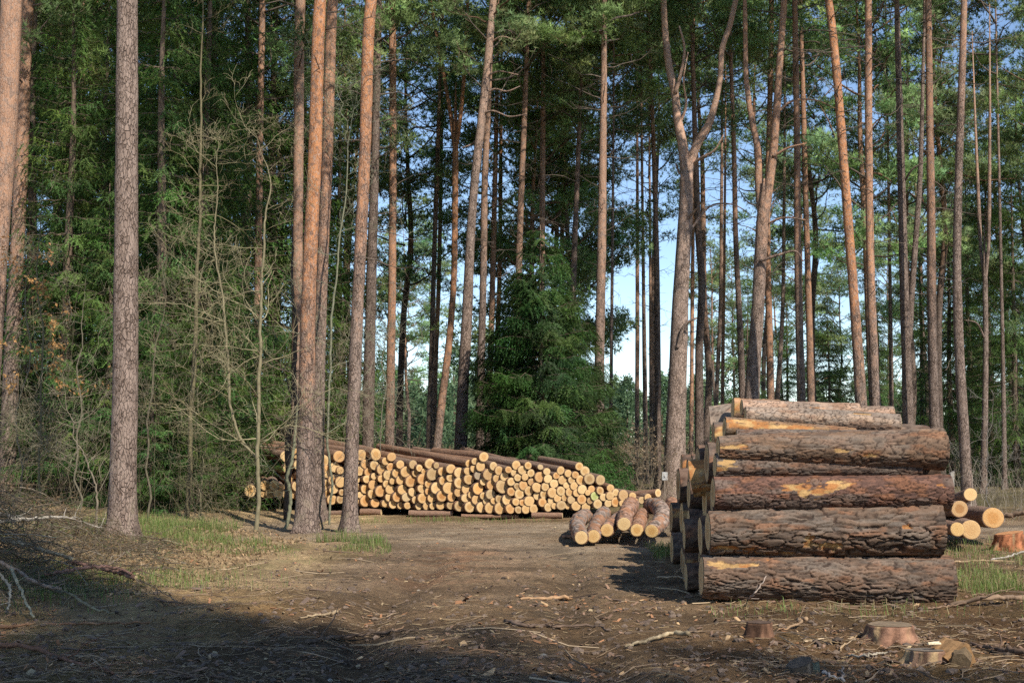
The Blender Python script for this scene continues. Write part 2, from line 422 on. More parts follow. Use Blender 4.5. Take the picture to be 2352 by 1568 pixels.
def pine_crown(seed, Hc, R, nl, dens=1., low=.0, tone=(.235, .335, .125), dead=0, Hd=6., Ld=1.9):
    rng = np.random.default_rng(seed); B = Geo(); P = []; D = []; C = []; NR = []
    az = rng.uniform(0, 6.28)
    for i in range(nl):
        t = (i + rng.uniform(.1, .9)) / nl
        az += 2.4 + rng.normal(0, .5)
        prof = math.sqrt(max(.06, 1 - ((t - .42) / .62) ** 2))
        L = R * prof * rng.uniform(.55, 1.15)
        el = rng.uniform(-.1, .35) + .5 * t
        d0 = np.array([math.cos(az) * math.cos(el), math.sin(az) * math.cos(el), math.sin(el)])
        z0 = t * Hc * .97
        k = 6
        pth = limb_path(rng, (0, 0, z0), d0, L, k, .05, .20)
        r0 = .011 + .011 * L
        B.add(*tubes(pth, np.linspace(r0, .008, k + 1), 5), col=(.17, .10, .065) if t > .3 else (.12, .095, .075))
        if t < low and rng.random() < .6: continue
        ns = int(2 + L * 2.1)
        for j in range(ns):
            s = rng.uniform(.38, 1.0) if j else 1.0
            fi = s * k; a = int(min(fi, k - 1)); q = pth[a] + (pth[a + 1] - pth[a]) * (fi - a)
            ds = norm(d0 + rng.normal(0, .8, 3) * np.array([1, 1, .5]) + np.array([0, 0, .35]))
            ls = rng.uniform(.25, .8) * (.6 + .4 * R / 2.4)
            sp_ = limb_path(rng, q, ds, ls, 3, .08, .25)
            B.add(*tubes(sp_, np.linspace(.010, .004, 4), 3), col=(.17, .12, .085))
            c0 = sp_[-1]
            n = int(rng.uniform(22, 44) * dens)
            er = np.array([.46, .46, .20]) * rng.uniform(.65, 1.45)
            v = norm(rng.normal(size=(n, 3))) * rng.uniform(.2, 1, (n, 1)) ** .5
            tp = c0 + v * er
            nb = 8
            pp = np.repeat(tp, nb, 0)
            dd = norm(np.repeat(v * np.array([.8, .8, .5]), nb, 0) + rng.normal(0, .65, (n * nb, 3)) + np.array([0, 0, .45]))
            cl = np.array(tone) * rng.uniform(.6, 1.35) * (1 + rng.normal(0, .08, 3))
            P.append(pp); D.append(dd); C.append(np.repeat(cl[None] * rng.uniform(.75, 1.25, (n, 1)), nb, 0))
            NR.append(np.repeat(norm(v * np.array([1, 1, 1.3]) + np.array([d0[0], d0[1], 0]) * .35 + np.array([0, 0, .35])), nb, 0))
    P = np.concatenate(P); D = np.concatenate(D); C = np.concatenate(C)
    NR = np.concatenate(NR)
    V, F = blades(P, D, rng.uniform(.10, .20, len(P)), rng.uniform(.016, .030, len(P)), rng, NR)
    if dead: dead_limbs(B, seed + 70, Hd, dead, Ld)
    return foliage_mesh(B, V, F, np.repeat(C, 3, 0), M_NEEDLE, NR)

def dead_limbs(B, seed, H, n, Lmax=1.8):
    rng = np.random.default_rng(seed); az = rng.uniform(0, 6)
    for i in range(n):
        z = H * rng.uniform(0, 1) ** .7; az += 2.4 + rng.normal(0, .6)
        L = rng.uniform(.15, Lmax) * (.4 + .6 * z / H)
        el = rng.uniform(-.35, .45)
        d0 = np.array([math.cos(az) * math.cos(el), math.sin(az) * math.cos(el), math.sin(el)])
        k = 6; pth = limb_path(rng, (0, 0, z - H), d0, L, k, rng.uniform(-.04, .08), .22)
        c = np.array((.12, .095, .075)) * rng.uniform(.7, 1.4)
        r0 = .006 + .006 * L
        B.add(*tubes(pth, np.linspace(r0, .004, k + 1), 4), col=c)
        for j in range(int(L * 4)):
            a = rng.integers(1, k); q = pth[a]
            sp_ = limb_path(rng, q, norm(d0 + rng.normal(0, .7, 3)), rng.uniform(.15, .6), 4, .03, .3)
            B.add(*tubes(sp_, np.linspace(.006, .0025, 5), 3), col=c)

def spruce_parts(seed, H, R, gap=.30, nb=7, shoot=.15, tone=(.10, .170, .046), z0=.3, droop=.55, wide=1.):
    rng = np.random.default_rng(seed); B = Geo(); P = []; D = []; C = []; NR = []
    z = z0
    while z < H - .15:
        f = 1 - z / H
        for b in range(nb if f > .15 else 5):
            L = R * (f ** .8) * rng.uniform(.62, 1.12) + .12
            az = rng.uniform(0, 6.28)
            rd = np.array([math.cos(az), math.sin(az), 0])
            k = 7; s = np.linspace(0, 1, k)
            dr = droop * rng.uniform(.6, 1.3) * f
            pth = np.stack([rd[0] * L * s, rd[1] * L * s, z + L * (.12 * s - dr * s + dr * .55 * s ** 2.2)], 1)
            pth[1:] += rng.normal(0, .02 + .015 * L, (k - 1, 3))
            B.add(*tubes(pth, np.linspace(.006 + .010 * L, .003, k), 4), col=(.13, .10, .07))
            m = max(3, int(L / shoot))
            ss = np.concatenate([np.linspace(.14, .98, m)] * 2); side = np.repeat([1., -1.], m)
            fi = ss * (k - 1); a = np.minimum(fi.astype(int), k - 2)
            q = pth[a] + (pth[a + 1] - pth[a]) * (fi - a)[:, None]
            lat = np.array([-rd[1], rd[0], 0])
            ls = (.14 + .30 * L * .5 * (1 - ss) + .10) * rng.uniform(.6, 1.2, 2 * m) * wide
            d = norm(rd[None] * .75 + lat[None] * side[:, None] * rng.uniform(.5, 1.1, (2 * m, 1)) + np.array([0, 0, -1.]) * rng.uniform(.1, .9, (2 * m, 1)) * (droop + .1))
            nn = 22
            tt = np.linspace(.05, 1, nn)
            pts = q[:, None] + d[:, None] * (ls[:, None] * tt)[..., None]
            pts[..., 2] -= (ls[:, None] * tt ** 2) * (.25 + .45 * droop)
            dd = norm(np.repeat(d, nn, 0) + rng.normal(0, .48, (2 * m * nn, 3)))
            cl = np.array(tone) * rng.uniform(.5, 1.5) * np.array([rng.uniform(.8, 1.25), 1, rng.uniform(.7, 1.1)])
            cc = np.repeat(cl[None] * rng.uniform(.8, 1.25, (2 * m, 1)), nn, 0)
            P.append(pts.reshape(-1, 3)); D.append(dd); C.append(cc)
            NR.append(np.repeat(norm(rd[None] * .75 + lat[None] * side[:, None] * .35 + np.array([0, 0, .55])), nn, 0))
        z += gap * rng.uniform(.7, 1.3)
    P = np.concatenate(P); D = np.concatenate(D); C = np.concatenate(C)
    NR = np.concatenate(NR)
    V, F = blades(P, D, rng.uniform(.05, .10, len(P)), rng.uniform(.012, .022, len(P)), rng, NR)
    tz = np.linspace(-.1, H, 24)
    tp = np.stack([.03 * np.sin(tz * .9), .03 * np.cos(tz * .7), tz], 1)
    tv, tf = tubes(tp, np.maximum(.012, (.012 + .0105 * H) * (1 - tz / H) ** .9), 10)
    tm = mk('trunk', tv, tf, M_TWIG, (.15, .11, .08), True)
    return tm, foliage_mesh(B, V, F, np.repeat(C, 3, 0), M_SPRUCE, NR)

T_LIGHT = (.255, .37, .155)
CSPEC = [(11, 9.5, 2.5, 34, 1.0, .15), (12, 8.5, 2.9, 30, 1.1, .1), (13, 10.5, 2.2, 36, .95, .2), (14, 8, 2.4, 26, .9, .25, T_LIGHT), (15, 10, 2.7, 36, 1.15, .1, T_LIGHT), (16, 7.5, 2.1, 24, .9, .2)]
CR_H = [c[1] for c in CSPEC]
DEAD = [(22, 6.5, 1.9), (36, 7.5, 2.4), (14, 6, 1.5)]
_cr = {}
def CROWN(i, dead):
    if (i, dead) not in _cr:
        kw = {} if dead is None else dict(dead=DEAD[dead][0], Hd=DEAD[dead][1], Ld=DEAD[dead][2])
        _cr[(i, dead)] = pine_crown(*CSPEC[i], **kw)
    return _cr[(i, dead)]

# ------------------------------------------------------------------ pines
def trunk_mesh(pts, rads, seg=14, rng=None, m=None, flare=True):
    """pts local to the tree base; adds the root flare"""
    pts = np.asarray(pts, float); rads = np.asarray(rads, float)
    L = pts[-1, 2] - pts[0, 2]; m = m or int(max(16, L / .28))
    q = spline(np.column_stack([pts, rads]), m); P = q[:, :3]; R = np.maximum(q[:, 3], .012)
    if flare:
        lowz = np.array([-.15, -.02, .06, .15, .28, .45])
        zz = P[:, 2]; keep = zz > .6
        base = np.stack([np.interp(lowz, zz, P[:, 0]), np.interp(lowz, zz, P[:, 1]), lowz], 1)
        rb = np.interp(lowz, zz, R) * (1 + .42 * np.exp(-np.maximum(lowz, 0) / .16))
        P = np.concatenate([base, P[keep]]); R = np.concatenate([rb, R[keep]])
    V, F = tubes(P, R, seg)
    k = len(P); th = np.arange(seg) / seg * 6.283
    Z, TH = np.meshgrid(P[:, 2], th, indexing='ij')
    sd_ = int(rng.integers(0, 9999)) if rng is not None else 0
    n = fbm(np.cos(TH) * 1.5 + 9 + Z * .5, np.sin(TH) * 1.5 + Z * 1.3, 3, sd_) - .5
    fl = np.exp(-np.maximum(Z, 0) / .2) * .22 * np.sin(TH * 4 + sd_) if flare else 0
    V = V.reshape(k, seg, 3)
    V = P[:, None] + (V - P[:, None]) * (1 + .16 * n + fl)[..., None]
    return V.reshape(-1, 3), F

PINE_GROUP = 'pines around the log landing'
RT = np.random.default_rng(99)
LAND = []       # (pixel x, short name) of trees that can serve as landmarks

def pine(name, label, tr, d, H, trans=6., light=.5, orange=.9, crown=0, cscale=1., dead=0, cfrac=None, limbs=(), seg=14, group=PINE_GROUP, stub=0):
    """tr: list of (px, py, width px) from top to bottom, d: distance"""
    rng = np.random.default_rng(int(abs(tr[-1][0] * 7 + d * 13)))
    P = [np.append(at(x, y, d), w_ / 2 / FPX * d) for x, y, w_ in tr][::-1]
    P = np.array(P)
    gx = P[0, 0] + (P[0, 0] - P[1, 0]) / max(.3, P[1, 2] - P[0, 2]) * (P[0, 2] - 0) if len(P) > 1 else P[0, 0]
    g0 = float(gh(P[0, 0], d))
    if P[0, 2] > g0 + .15:
        sl = (P[0, 0] - P[1, 0]) / (P[1, 2] - P[0, 2]) if len(P) > 1 else 0
        P = np.vstack([[P[0, 0] + sl * (P[0, 2] - g0), d, g0, P[0, 3] * 1.06], P])
    else:
        P[0, 2] = g0
    base = P[0, :3].copy()
    top = P[-1]
    if H > 14 and tr[-1][0] > 1420: H += 2.6
    elif H > 14 and 860 < tr[-1][0] < 1080: H += 1.5
    if H > top[2] + .5:
        ext = []; slx = (P[-1, 0] - P[-2, 0]) / max(.3, P[-1, 2] - P[-2, 2])
        for f in (.33, .66, 1.):
            z = top[2] + (H - top[2]) * f
            ext.append([top[0] + slx * (z - top[2]) * (1 - .5 * f), d, z, top[3] * (1 - .88 * f)])
        P = np.vstack([P, ext])
    rel = P.copy(); rel[:, :3] -= base
    t = thing(name, label, 'pine tree', base, group)
    V, F = trunk_mesh(rel[:, :3], rel[:, 3], seg, rng)
    G = [V]; FF = list(F); n = len(V)
    for lb in limbs:
        LP = np.array([np.append(at(x, y, d + dz) - base, w_ / 2 / FPX * d) for x, y, w_, dz in lb])
        q = spline(LP, max(8, len(lb) * 6))
        if lb[-1][2] > 8:   # a fork that goes on above the picture
            e = q[-1].copy(); e2 = q[-1].copy(); dv = norm(q[-1, :3] - q[-3, :3])
            e[:3] += dv * 2.2 + np.array([0, 0, .6]); e[3] *= .65; e2[:3] = e[:3] + dv * 1.6 + np.array([0, 0, 1.4]); e2[3] *= .2
            q = np.vstack([q, e, e2])
        v, f = tubes(q[:, :3], q[:, 3], 10 if lb[0][2] > 8 else 6)
        G.append(v); FF += [a + n for a in f]; n += len(v)
    me = mk('trunk', np.concatenate(G), FF, M_PINE, None, True)
    obj('trunk', me, t, color=(trans / 25, light, orange if orange >= .95 else orange * .78, 1))
    def axis(z):
        return np.array([np.interp(z, rel[:, 2], rel[:, 0]), np.interp(z, rel[:, 2], rel[:, 1]), z])
    Ht = rel[-1, 2]
    if crown is not None:
        s = cscale * (.88 if 1095 < tr[-1][0] < 1420 else 1); hb = Ht - CR_H[crown] * s * .97
        p = axis(hb); p2 = axis(max(.5, hb - 5)); rz = rng.uniform(0, 6.28)
        obj('crown', CROWN(crown, dead), t, p, (0, math.atan2(p[0] - p2[0], p[2] - p2[2]), rz), (s, s, s))
    LAND.append((tr[-1][0], label))
    return t

# left side, from the picture's edge inwards
pine('pine_tree', 'pale orange pine cut by the left edge of the view', [(32, -60, 50), (28, 0, 50), (14, 300, 48), (-6, 600, 46), (-30, 1000, 48), (-36, 1180, 54)], 25.5, 20, 4.5, .55, .62, 0, dead=None)
pine('pine_tree', 'slim warm brown pine leaning right beside the dry leafed beech', [(70, -40, 27), (66, 0, 28), (48, 400, 30), (28, 800, 36), (14, 1100, 44), (10, 1175, 50)], 29.5, 19, 5, .48, .7, 2, dead=2)
pine('pine_tree', 'thick straight grey barked pine standing alone above the brush heap', [(292, -40, 46), (292, 0, 47), (291, 250, 50), (290, 550, 54), (288, 850, 57), (283, 1100, 62), (281, 1240, 66)], 20.6, 28, 13, .60, .35, 1, dead=None, seg=22)
pine('pine_tree', 'tan pine behind the pair of orange pines left of the log stack', [(692, -40, 24), (690, 0, 24), (686, 300, 24), (683, 640, 24), (681, 1000, 27), (680, 1160, 30)], 32, 20, 3, .48, .6, 2, dead=0)
pine('pine_tree', 'bright orange flaky pine in front of the stack, foremost of its pair', [(741, -60, 27), (736, 0, 28), (724, 350, 31), (710, 650, 33), (704, 900, 38), (702, 1100, 44), (703, 1215, 50)], 24.3, 20, 3.6, .53, 1., 0, dead=2, seg=20)
pine('pine_tree', 'duller orange pine half hidden behind the bright orange one', [(768, -60, 24), (764, 0, 25), (752, 350, 25), (738, 700, 27), (729, 1000, 32), (728, 1195, 40)], 27.6, 20, 5.2, .50, .85, 5, dead=2)
pine('pine_tree', 'orange topped pine with grey foot in front of the stacked log ends', [(860, -60, 24), (853, 0, 26), (838, 350, 27), (824, 650, 28), (811, 950, 30), (805, 1130, 33), (803, 1215, 37)], 24.6, 20, 5.6, .55, .95, 2, dead=2, seg=20)
pine('pine_tree', 'straight amber pine rising behind the long stack', [(901, -20, 17), (902, 200, 17), (902, 500, 18), (899, 750, 19), (895, 1000, 22)], 38, 19.5, 3, .50, .9, 0, dead=1)
pine('pine_tree', 'dark grey pine just right of the grey footed orange pine', [(868, 60, 17), (862, 330, 19), (853, 640, 24), (848, 850, 26), (845, 1000, 27)], 36, 19, 12, .32, .3, 2, dead=1)
# middle
pine('pine_tree', 'slender orange pine that forks high against a sky gap', [(1046, 330, 13), (1045, 500, 14), (1042, 650, 14), (1030, 800, 16), (1014, 930, 18), (1002, 1040, 20)], 42, 12.2, 3.4, .52, .95, None, dead=None,
     limbs=[[(1046, 345, 13, 0), (1036, 270, 11, .2), (1024, 200, 9, .3), (1010, 130, 8.5, .4)], [(1046, 345, 12, 0), (1056, 280, 10, -.2), (1064, 200, 9, -.3), (1070, 100, 8.5, -.3)]])
pine('pine_tree', 'big grey pine leaning right, pale limbed at its top', [(1136, -30, 17), (1131, 20, 17), (1122, 130, 19), (1108, 260, 20), (1092, 400, 20), (1081, 540, 21), (1074, 700, 24), (1065, 860, 27), (1058, 1020, 30)], 35, 14.6, 9.4, .58, .3, 3, .8, dead=None,
     limbs=[[(1113, 215, 7, 0), (1135, 205, 5, -.1), (1165, 210, 4, -.3), (1195, 198, 2, -.4)], [(1108, 262, 7, 0), (1130, 255, 5, -.2), (1170, 268, 4, -.4), (1210, 262, 2, -.6)], [(1112, 180, 6, 0), (1140, 165, 4, -.2), (1190, 172, 2, -.4)],
            [(1104, 300, 5, 0), (1085, 330, 4, .2), (1060, 340, 2, .2)], [(1126, 100, 6, 0), (1150, 85, 4, -.2), (1185, 92, 2, -.3)]])
pine('pine_tree', 'grey brown pine close behind the big leaning grey pine', [(1122, 230, 13), (1114, 400, 15), (1110, 640, 16), (1105, 850, 18), (1103, 960, 19)], 39, 18, 7, .42, .5, 5, dead=1)
pine('pine_tree', 'rusty pine second behind the leaning grey pine', [(1140, 280, 10), (1136, 450, 12), (1130, 700, 13), (1124, 900, 14)], 44, 18.5, 4, .4, .8, 2, dead=0)
pine('pine_tree', 'thin brightly lit orange pine above the green spruce, near the leaning pine', [(1150, 380, 9), (1148, 600, 10), (1142, 800, 11), (1140, 930, 11)], 48, 19, 3, .55, 1., 5, dead=0)
pine('pine_tree', 'dark slim pine nearest to the sky gap behind the stack', [(1003, 420, 11), (998, 560, 11), (992, 800, 13), (986, 1020, 15)], 45, 19, 9, .33, .5, 0, dead=1)
pine('pine_tree', 'thin rusty pine touching the dark slim one behind the stack', [(1012, 440, 9), (1008, 640, 10), (1000, 860, 11), (996, 1030, 12)], 50, 19, 4, .42, .7, 2, dead=0)
pine('pine_tree', 'brown pine whose trunk enters the spruce top from the left', [(1204, 280, 13), (1198, 420, 14), (1192, 600, 15), (1188, 800, 16)], 40, 19, 6, .36, .6, 1, dead=1)
pine('pine_tree', 'mottled brown pine rising straight out of the spruce top', [(1247, 270, 12), (1246, 420, 13), (1245, 600, 14), (1243, 800, 15)], 42, 19, 5, .44, .6, 4, dead=0)
pine('pine_tree', 'tan pine between the spruce and the dark one beside it', [(1294, 420, 9), (1290, 600, 10), (1287, 800, 11)], 52, 19.5, 3, .5, .7, 2, dead=0)
pine('pine_tree', 'dark brown pine over the right shoulder of the spruce', [(1328, 360, 11), (1320, 560, 13), (1312, 780, 14)], 41, 18.5, 9, .32, .4, 0, dead=1)
pine('pine_tree', 'mottled tan pine at the right edge of the spruce', [(1384, 420, 19), (1382, 560, 21), (1378, 760, 22), (1375, 950, 24), (1374, 1075, 25)], 37, 19, 5, .52, .5, 1, dead=1)
pine('pine_tree', 'very thin dark pine right beside the mottled tan one', [(1408, 440, 6), (1406, 640, 7), (1404, 850, 8), (1402, 1080, 9)], 40, 16, 11, .33, .3, 5, dead=0)
pine('pine_tree', 'lit thin pine over the dry leafed shrub', [(1464, 640, 9), (1464, 800, 10), (1463, 950, 10), (1463, 1060, 11)], 55, 20, 4, .55, .6, 0, dead=0)
pine('pine_tree', 'pale thin pine just right of the shrub pine', [(1478, 650, 8), (1480, 800, 10), (1482, 950, 11), (1484, 1070, 12)], 50, 19.5, 6, .55, .5, 2, dead=2)
pine('pine_tree', 'straight dark pine with many dead limbs left of the forked pine', [(1492, 120, 9), (1500, 300, 10), (1506, 500, 12), (1510, 750, 14), (1511, 1050, 16)], 44, 19, 8, .36, .55, 1, dead=1)
pine('pine_tree', 'thin tan pine between the dark pine and the big forked one', [(1494, 700, 7), (1495, 850, 8), (1496, 1050, 9)], 58, 20, 4, .5, .6, 4, dead=0)
# the forked giant
pine('forked_pine', 'massive grey pine that forks into two orange limbs', [(1577, 395, 30), (1576, 450, 32), (1571, 550, 34), (1565, 650, 36), (1559, 800, 40), (1553, 950, 45), (1549, 1085, 52), (1548, 1130, 56)], 37.5, 9.0, 8.2, .85, .45, None, dead=None, seg=20,
     limbs=[[(1577, 412, 30, 0), (1574, 380, 26, 0), (1567, 330, 23, .1), (1556, 270, 20, .2), (1550, 215, 18, .3), (1538, 160, 18, .4), (1529, 90, 16, .5), (1524, 10, 15, .6)],
            [(1577, 415, 28, 0), (1584, 378, 24, 0), (1602, 330, 20, -.1), (1628, 285, 18, -.2), (1643, 235, 15, -.3), (1654, 180, 13, -.4), (1659, 110, 13, -.5), (1676, 60, 13, -.5), (1690, 0, 12, -.5)],
            [(1551, 215, 10, .2), (1566, 160, 8, .1), (1572, 110, 6, 0), (1560, 60, 4, 0)], [(1560, 290, 8, .2), (1576, 240, 6, 0), (1570, 190, 4, -.2), (1580, 120, 3, -.3)],
            [(1588, 380, 9, 0), (1612, 362, 7, -.3), (1638, 348, 5, -.5), (1662, 310, 2, -.7)], [(1567, 520, 8, 0), (1590, 490, 6, -.3), (1605, 475, 4, -.5)],
            [(1566, 560, 8, 0), (1592, 520, 6, .3), (1640, 470, 5, .4), (1690, 472, 3, .4), (1720, 490, 2, .4)], [(1560, 640, 6, 0), (1584, 612, 4, -.2)], [(1561, 400, 6, 0), (1552, 375, 4, .1)],
            [(1555, 800, 9, -.2), (1580, 740, 7, -.4), (1600, 730, 4, -.5)]])
pine('pine_tree', 'dark pine standing close behind the right of the forked giant', [(1600, 430, 14), (1603, 520, 15), (1612, 650, 17), (1606, 800, 18), (1606, 960, 20)], 42, 18, 8, .30, .5, 2, dead=1)
pine('pine_tree', 'thin brightly lit orange trunk touching the forked giant', [(1592, 520, 8), (1590, 700, 9), (1589, 850, 9), (1588, 960, 10)], 50, 18, 2, .62, .9, 5, dead=None)
pine('pine_tree', 'straight dark rusty pine between the two forked pines', [(1680, 180, 9), (1686, 350, 11), (1690, 550, 12), (1700, 760, 14), (1706, 930, 16)], 42, 19, 7, .36, .7, 0, dead=1)
pine('pine_tree', 'thin grey pine first right of the forked giant', [(1657, 500, 8), (1655, 700, 9), (1648, 860, 10), (1642, 980, 11)], 52, 19, 6, .5, .4, 3, dead=0)
pine('pine_tree', 'rusty slim pine over the left end of the near log pile', [(1663, 640, 7), (1661, 780, 8), (1659, 940, 9)], 56, 19, 3, .42, .8, 5, dead=0)
# the second fork
pine('forked_pine', 'leaning grey pine that splits into a dark and an orange limb', [(1753, 490, 28), (1748, 560, 28), (1742, 680, 29), (1734, 800, 31), (1727, 900, 34), (1722, 1000, 38)], 36, 8.2, 7.2, .58, .75, None, dead=None, seg=18,
     limbs=[[(1752, 505, 26, 0), (1764, 440, 22, 0), (1774, 370, 20, 0), (1782, 280, 18, -.1), (1790, 160, 16, -.2), (1800, 20, 15, -.2)],
            [(1752, 500, 24, .1), (1744, 430, 20, .2), (1740, 340, 16, .3), (1726, 270, 14, .4), (1714, 180, 12, .5), (1712, 90, 11, .5)],
            [(1775, 360, 7, -.1), (1810, 340, 5, -.3), (1850, 330, 3, -.5)], [(1783, 260, 7, -.1), (1820, 232, 5, .2), (1880, 232, 3, .4), (1920, 250, 2, .4)],
            [(1745, 600, 8, -.2), (1790, 585, 6, -.4), (1830, 578, 4, -.5), (1845, 600, 2, -.5)], [(1750, 520, 6, 0), (1800, 500, 5, -.3), (1850, 505, 3, -.4)]])
pine('pine_tree', 'orange pine showing between the limbs of the leaning fork', [(1772, -20, 12), (1770, 150, 12), (1766, 330, 13), (1762, 520, 14), (1768, 800, 16), (1770, 900, 17)], 46, 20, 3, .46, .9, 1, dead=1)
pine('pine_tree', 'grey trunked pine left of a brown twin over the near pile', [(1828, 150, 14), (1831, 350, 15), (1832, 550, 16), (1836, 750, 18), (1841, 930, 20)], 39, 19.5, 6, .46, .75, 2, dead=1)
pine('pine_tree', 'brown pine right of its grey twin over the near pile', [(1846, 280, 12), (1852, 500, 13), (1858, 720, 15), (1863, 920, 17)], 43, 19, 3, .40, .85, 0, dead=0)
pine('pine_tree', 'pale grey crooked pine low behind the leaning fork', [(1800, 560, 8), (1798, 700, 9), (1793, 800, 10), (1785, 920, 12)], 50, 17, 9, .60, .2, 5, dead=0)
pine('pine_tree', 'vivid orange pine leaning left over the top logs of the near pile', [(1898, -40, 17), (1906, 20, 18), (1920, 150, 19), (1932, 300, 20), (1946, 480, 21), (1958, 640, 22), (1970, 800, 24), (1978, 930, 27)], 33, 19, 4.2, .56, 1., 3, dead=1, seg=18)
pine('pine_tree', 'upright light orange pine beside the vivid leaning one', [(1995, 60, 16), (1995, 250, 17), (1997, 480, 18), (2002, 700, 20), (2008, 850, 22), (2012, 940, 24)], 34, 19.5, 4.6, .60, .85, 4, dead=1, seg=18)
pine('pine_tree', 'thin grey pine right behind the upright light orange one', [(2044, 640, 8), (2046, 780, 9), (2048, 950, 10)], 48, 18, 7, .42, .4, 5, dead=0)
pine('twin_pine', 'dark grey pine with a second stem fused low down', [(2068, 330, 17), (2073, 520, 19), (2078, 700, 21), (2083, 860, 23), (2086, 985, 26)], 36, 17, 12, .40, .2, 3, .9, dead=0, seg=16,
     limbs=[[(2088, 790, 14, .1), (2094, 680, 14, .2), (2104, 540, 13, .3), (2112, 430, 12, .4), (2117, 300, 10, .5)], [(2076, 420, 6, 0), (2100, 385, 4, -.3), (2130, 370, 2, -.4)]])
pine('pine_tree', 'dark red brown pine with a grey foot behind the pile end', [(2133, 60, 15), (2135, 250, 17), (2138, 450, 18), (2140, 650, 20), (2142, 800, 21), (2146, 985, 24)], 35, 19.5, 6, .34, .75, 4, dead=1, seg=16)
pine('pine_tree', 'tall grey plated pine beside the small log heap', [(2213, 60, 15), (2207, 250, 17), (2201, 430, 18), (2198, 600, 19), (2203, 800, 22), (2214, 1000, 25), (2222, 1135, 28)], 32, 19.5, 9.5, .50, .6, 0, dead=0, seg=18)
pine('forked_pine', 'thin pale pine branching at mid height near the right edge', [(2262, 620, 10), (2264, 750, 12), (2263, 900, 13), (2259, 1140, 17)], 40, 7.6, 8, .50, .5, None, dead=None,
     limbs=[[(2262, 640, 9, 0), (2254, 590, 7, .1), (2250, 520, 9, .2)], [(2263, 640, 9, 0), (2270, 570, 8, -.1), (2272, 480, 9, -.2)], [(2263, 780, 5, 0), (2240, 740, 4, -.2), (2215, 735, 2, -.3)]])
pine('pine_tree', 'thin shaded trunk nearest the right edge', [(2301, 700, 8), (2304, 850, 9), (2306, 1000, 11), (2308, 1130, 12)], 44, 18, 10, .45, .3, 3, dead=None)
# reddish pines inside the left thicket
pine('pine_tree', 'reddish brown pine deep in the left thicket', [(192, -20, 14), (190, 150, 15), (188, 400, 16), (184, 800, 18), (182, 1080, 20)], 37, 19.5, 3, .36, .8, 1, dead=1)
pine('pine_tree', 'forest pine just right of the reddish brown one in the thicket', [(222, -20, 10), (216, 100, 10), (211, 350, 11), (206, 800, 14), (204, 1080, 15)], 42, 19.5, 3, .4, .8, 0, dead=0)
pine('pine_tree', 'orange patched pine seen through spruce boughs', [(409, -20, 13), (406, 200, 14), (402, 450, 15), (398, 800, 18), (395, 1090, 20)], 36, 19.5, 4, .44, .7, 5, dead=1)
pine('pine_tree', 'pinkish pine showing in pieces behind the bare maple', [(603, -20, 14), (598, 250, 15), (593, 600, 17), (588, 900, 18), (584, 1090, 20)], 35, 20, 4, .5, .7, 2, dead=1)

# ------------------------------------------------------------------ farther pines: each a thing of its own
def bg_pine(px, d, H, cr, cs, lab, orange=.7, light=.45, trans=5, wpx=None, lean=0., dead=0, name='pine_tree', group='pines farther back in the wood'):
    rng = np.random.default_rng(int(abs(px * 3 + d * 101)))
    b = at(px, 1000, d); x0 = b[0]; g0 = float(gh(x0, d)) * (1 if d < 110 else 0)
    t = thing(name, lab, 'pine tree', (x0, d, g0), group)
    key = (int(rng.integers(0, 6)))
    if key not in TRK:
        z = np.array([-.1, 1, 4, 7, 10, 13, 16, 20.]); q = np.random.default_rng(500 + key)
        xs = np.cumsum(q.normal(0, .13, 8)); ys = np.cumsum(q.normal(0, .10, 8)); xs -= xs[0]; ys -= ys[0]
        V, F = trunk_mesh(np.stack([xs, ys, z], 1), np.array([.17, .155, .14, .128, .115, .09, .06, .012]), 10, q, 26)
        TRK[key] = (mk('trunk', V, F, M_PINE, None, True), xs, ys, z)
    me, xs, ys, z = TRK[key]; s = H / 20.
    obj('trunk', me, t, None, (0, lean, 0), (s, s, s), (trans / s / 25, light, orange, 1))
    hb = H - CR_H[cr] * cs * .97
    p = (np.interp(hb / s, z, xs) * s + math.sin(lean) * hb, np.interp(hb / s, z, ys) * s, hb * math.cos(lean))
    rz = rng.uniform(0, 6.28)
    obj('crown', CROWN(cr, dead), t, p, (0, lean, rz), (cs, cs, cs))
    return t
TRK = {}
CANOPY = [  # px, distance, height, crown, crown scale
 (925, 48, 19, 0, 1.0), (1225, 45, 17.0, 0, 1.15), (1268, 50, 18, 1, 1.15), (1340, 47, 17.5, 4, 1.0),
 (1625, 60, 21.5, 2, 1.0), (2040, 44, 17.5, 4, 1.05), (2100, 48, 18, 3, 1.1), (2165, 46, 17.5, 4, 1.), 
 (1760, 70, 17, 3, 1.1), (1850, 72, 16, 4, 1.1), (2130, 62, 17.5, 4, 1.1), (1500, 62, 20, 3, 1.0), (1735, 58, 19.5, 3, 1.0), (1880, 52, 18.5, 4, 1.0), (2330, 55, 15.5, 4, 1.05), (2370, 48, 14.5, 4, 1.05), (2430, 45, 17, 1, 1.), (985, 92, 13.5, 3, 1.0), (945, 84, 14, 4, 1.0), 
 (1650, 85, 13, 3, 1.0), (1700, 98, 13.5, 4, 1.1), (1805, 84, 12, 3, 1.1), (1925, 90, 12.5, 4, 1.1), (2040, 85, 13, 4, 1.0), (2160, 75, 14, 4, 1.1), (2290, 75, 13, 4, 1.1),
 (1310, 64, 19, 0, 1.1), (120, 45, 19, 0, 1.), (260, 50, 19, 1, 1.1), (470, 48, 19, 0, 1.1), (650, 46, 20, 0, 1.), (800, 46, 19.5, 2, 1.05), (20, 40, 19, 1, 1.1), (780, 60, 20, 1, 1.1), (-60, 42, 19, 0, 1.), (-160, 36, 19, 1, 1.), (2480, 52, 18, 0, 1.)]
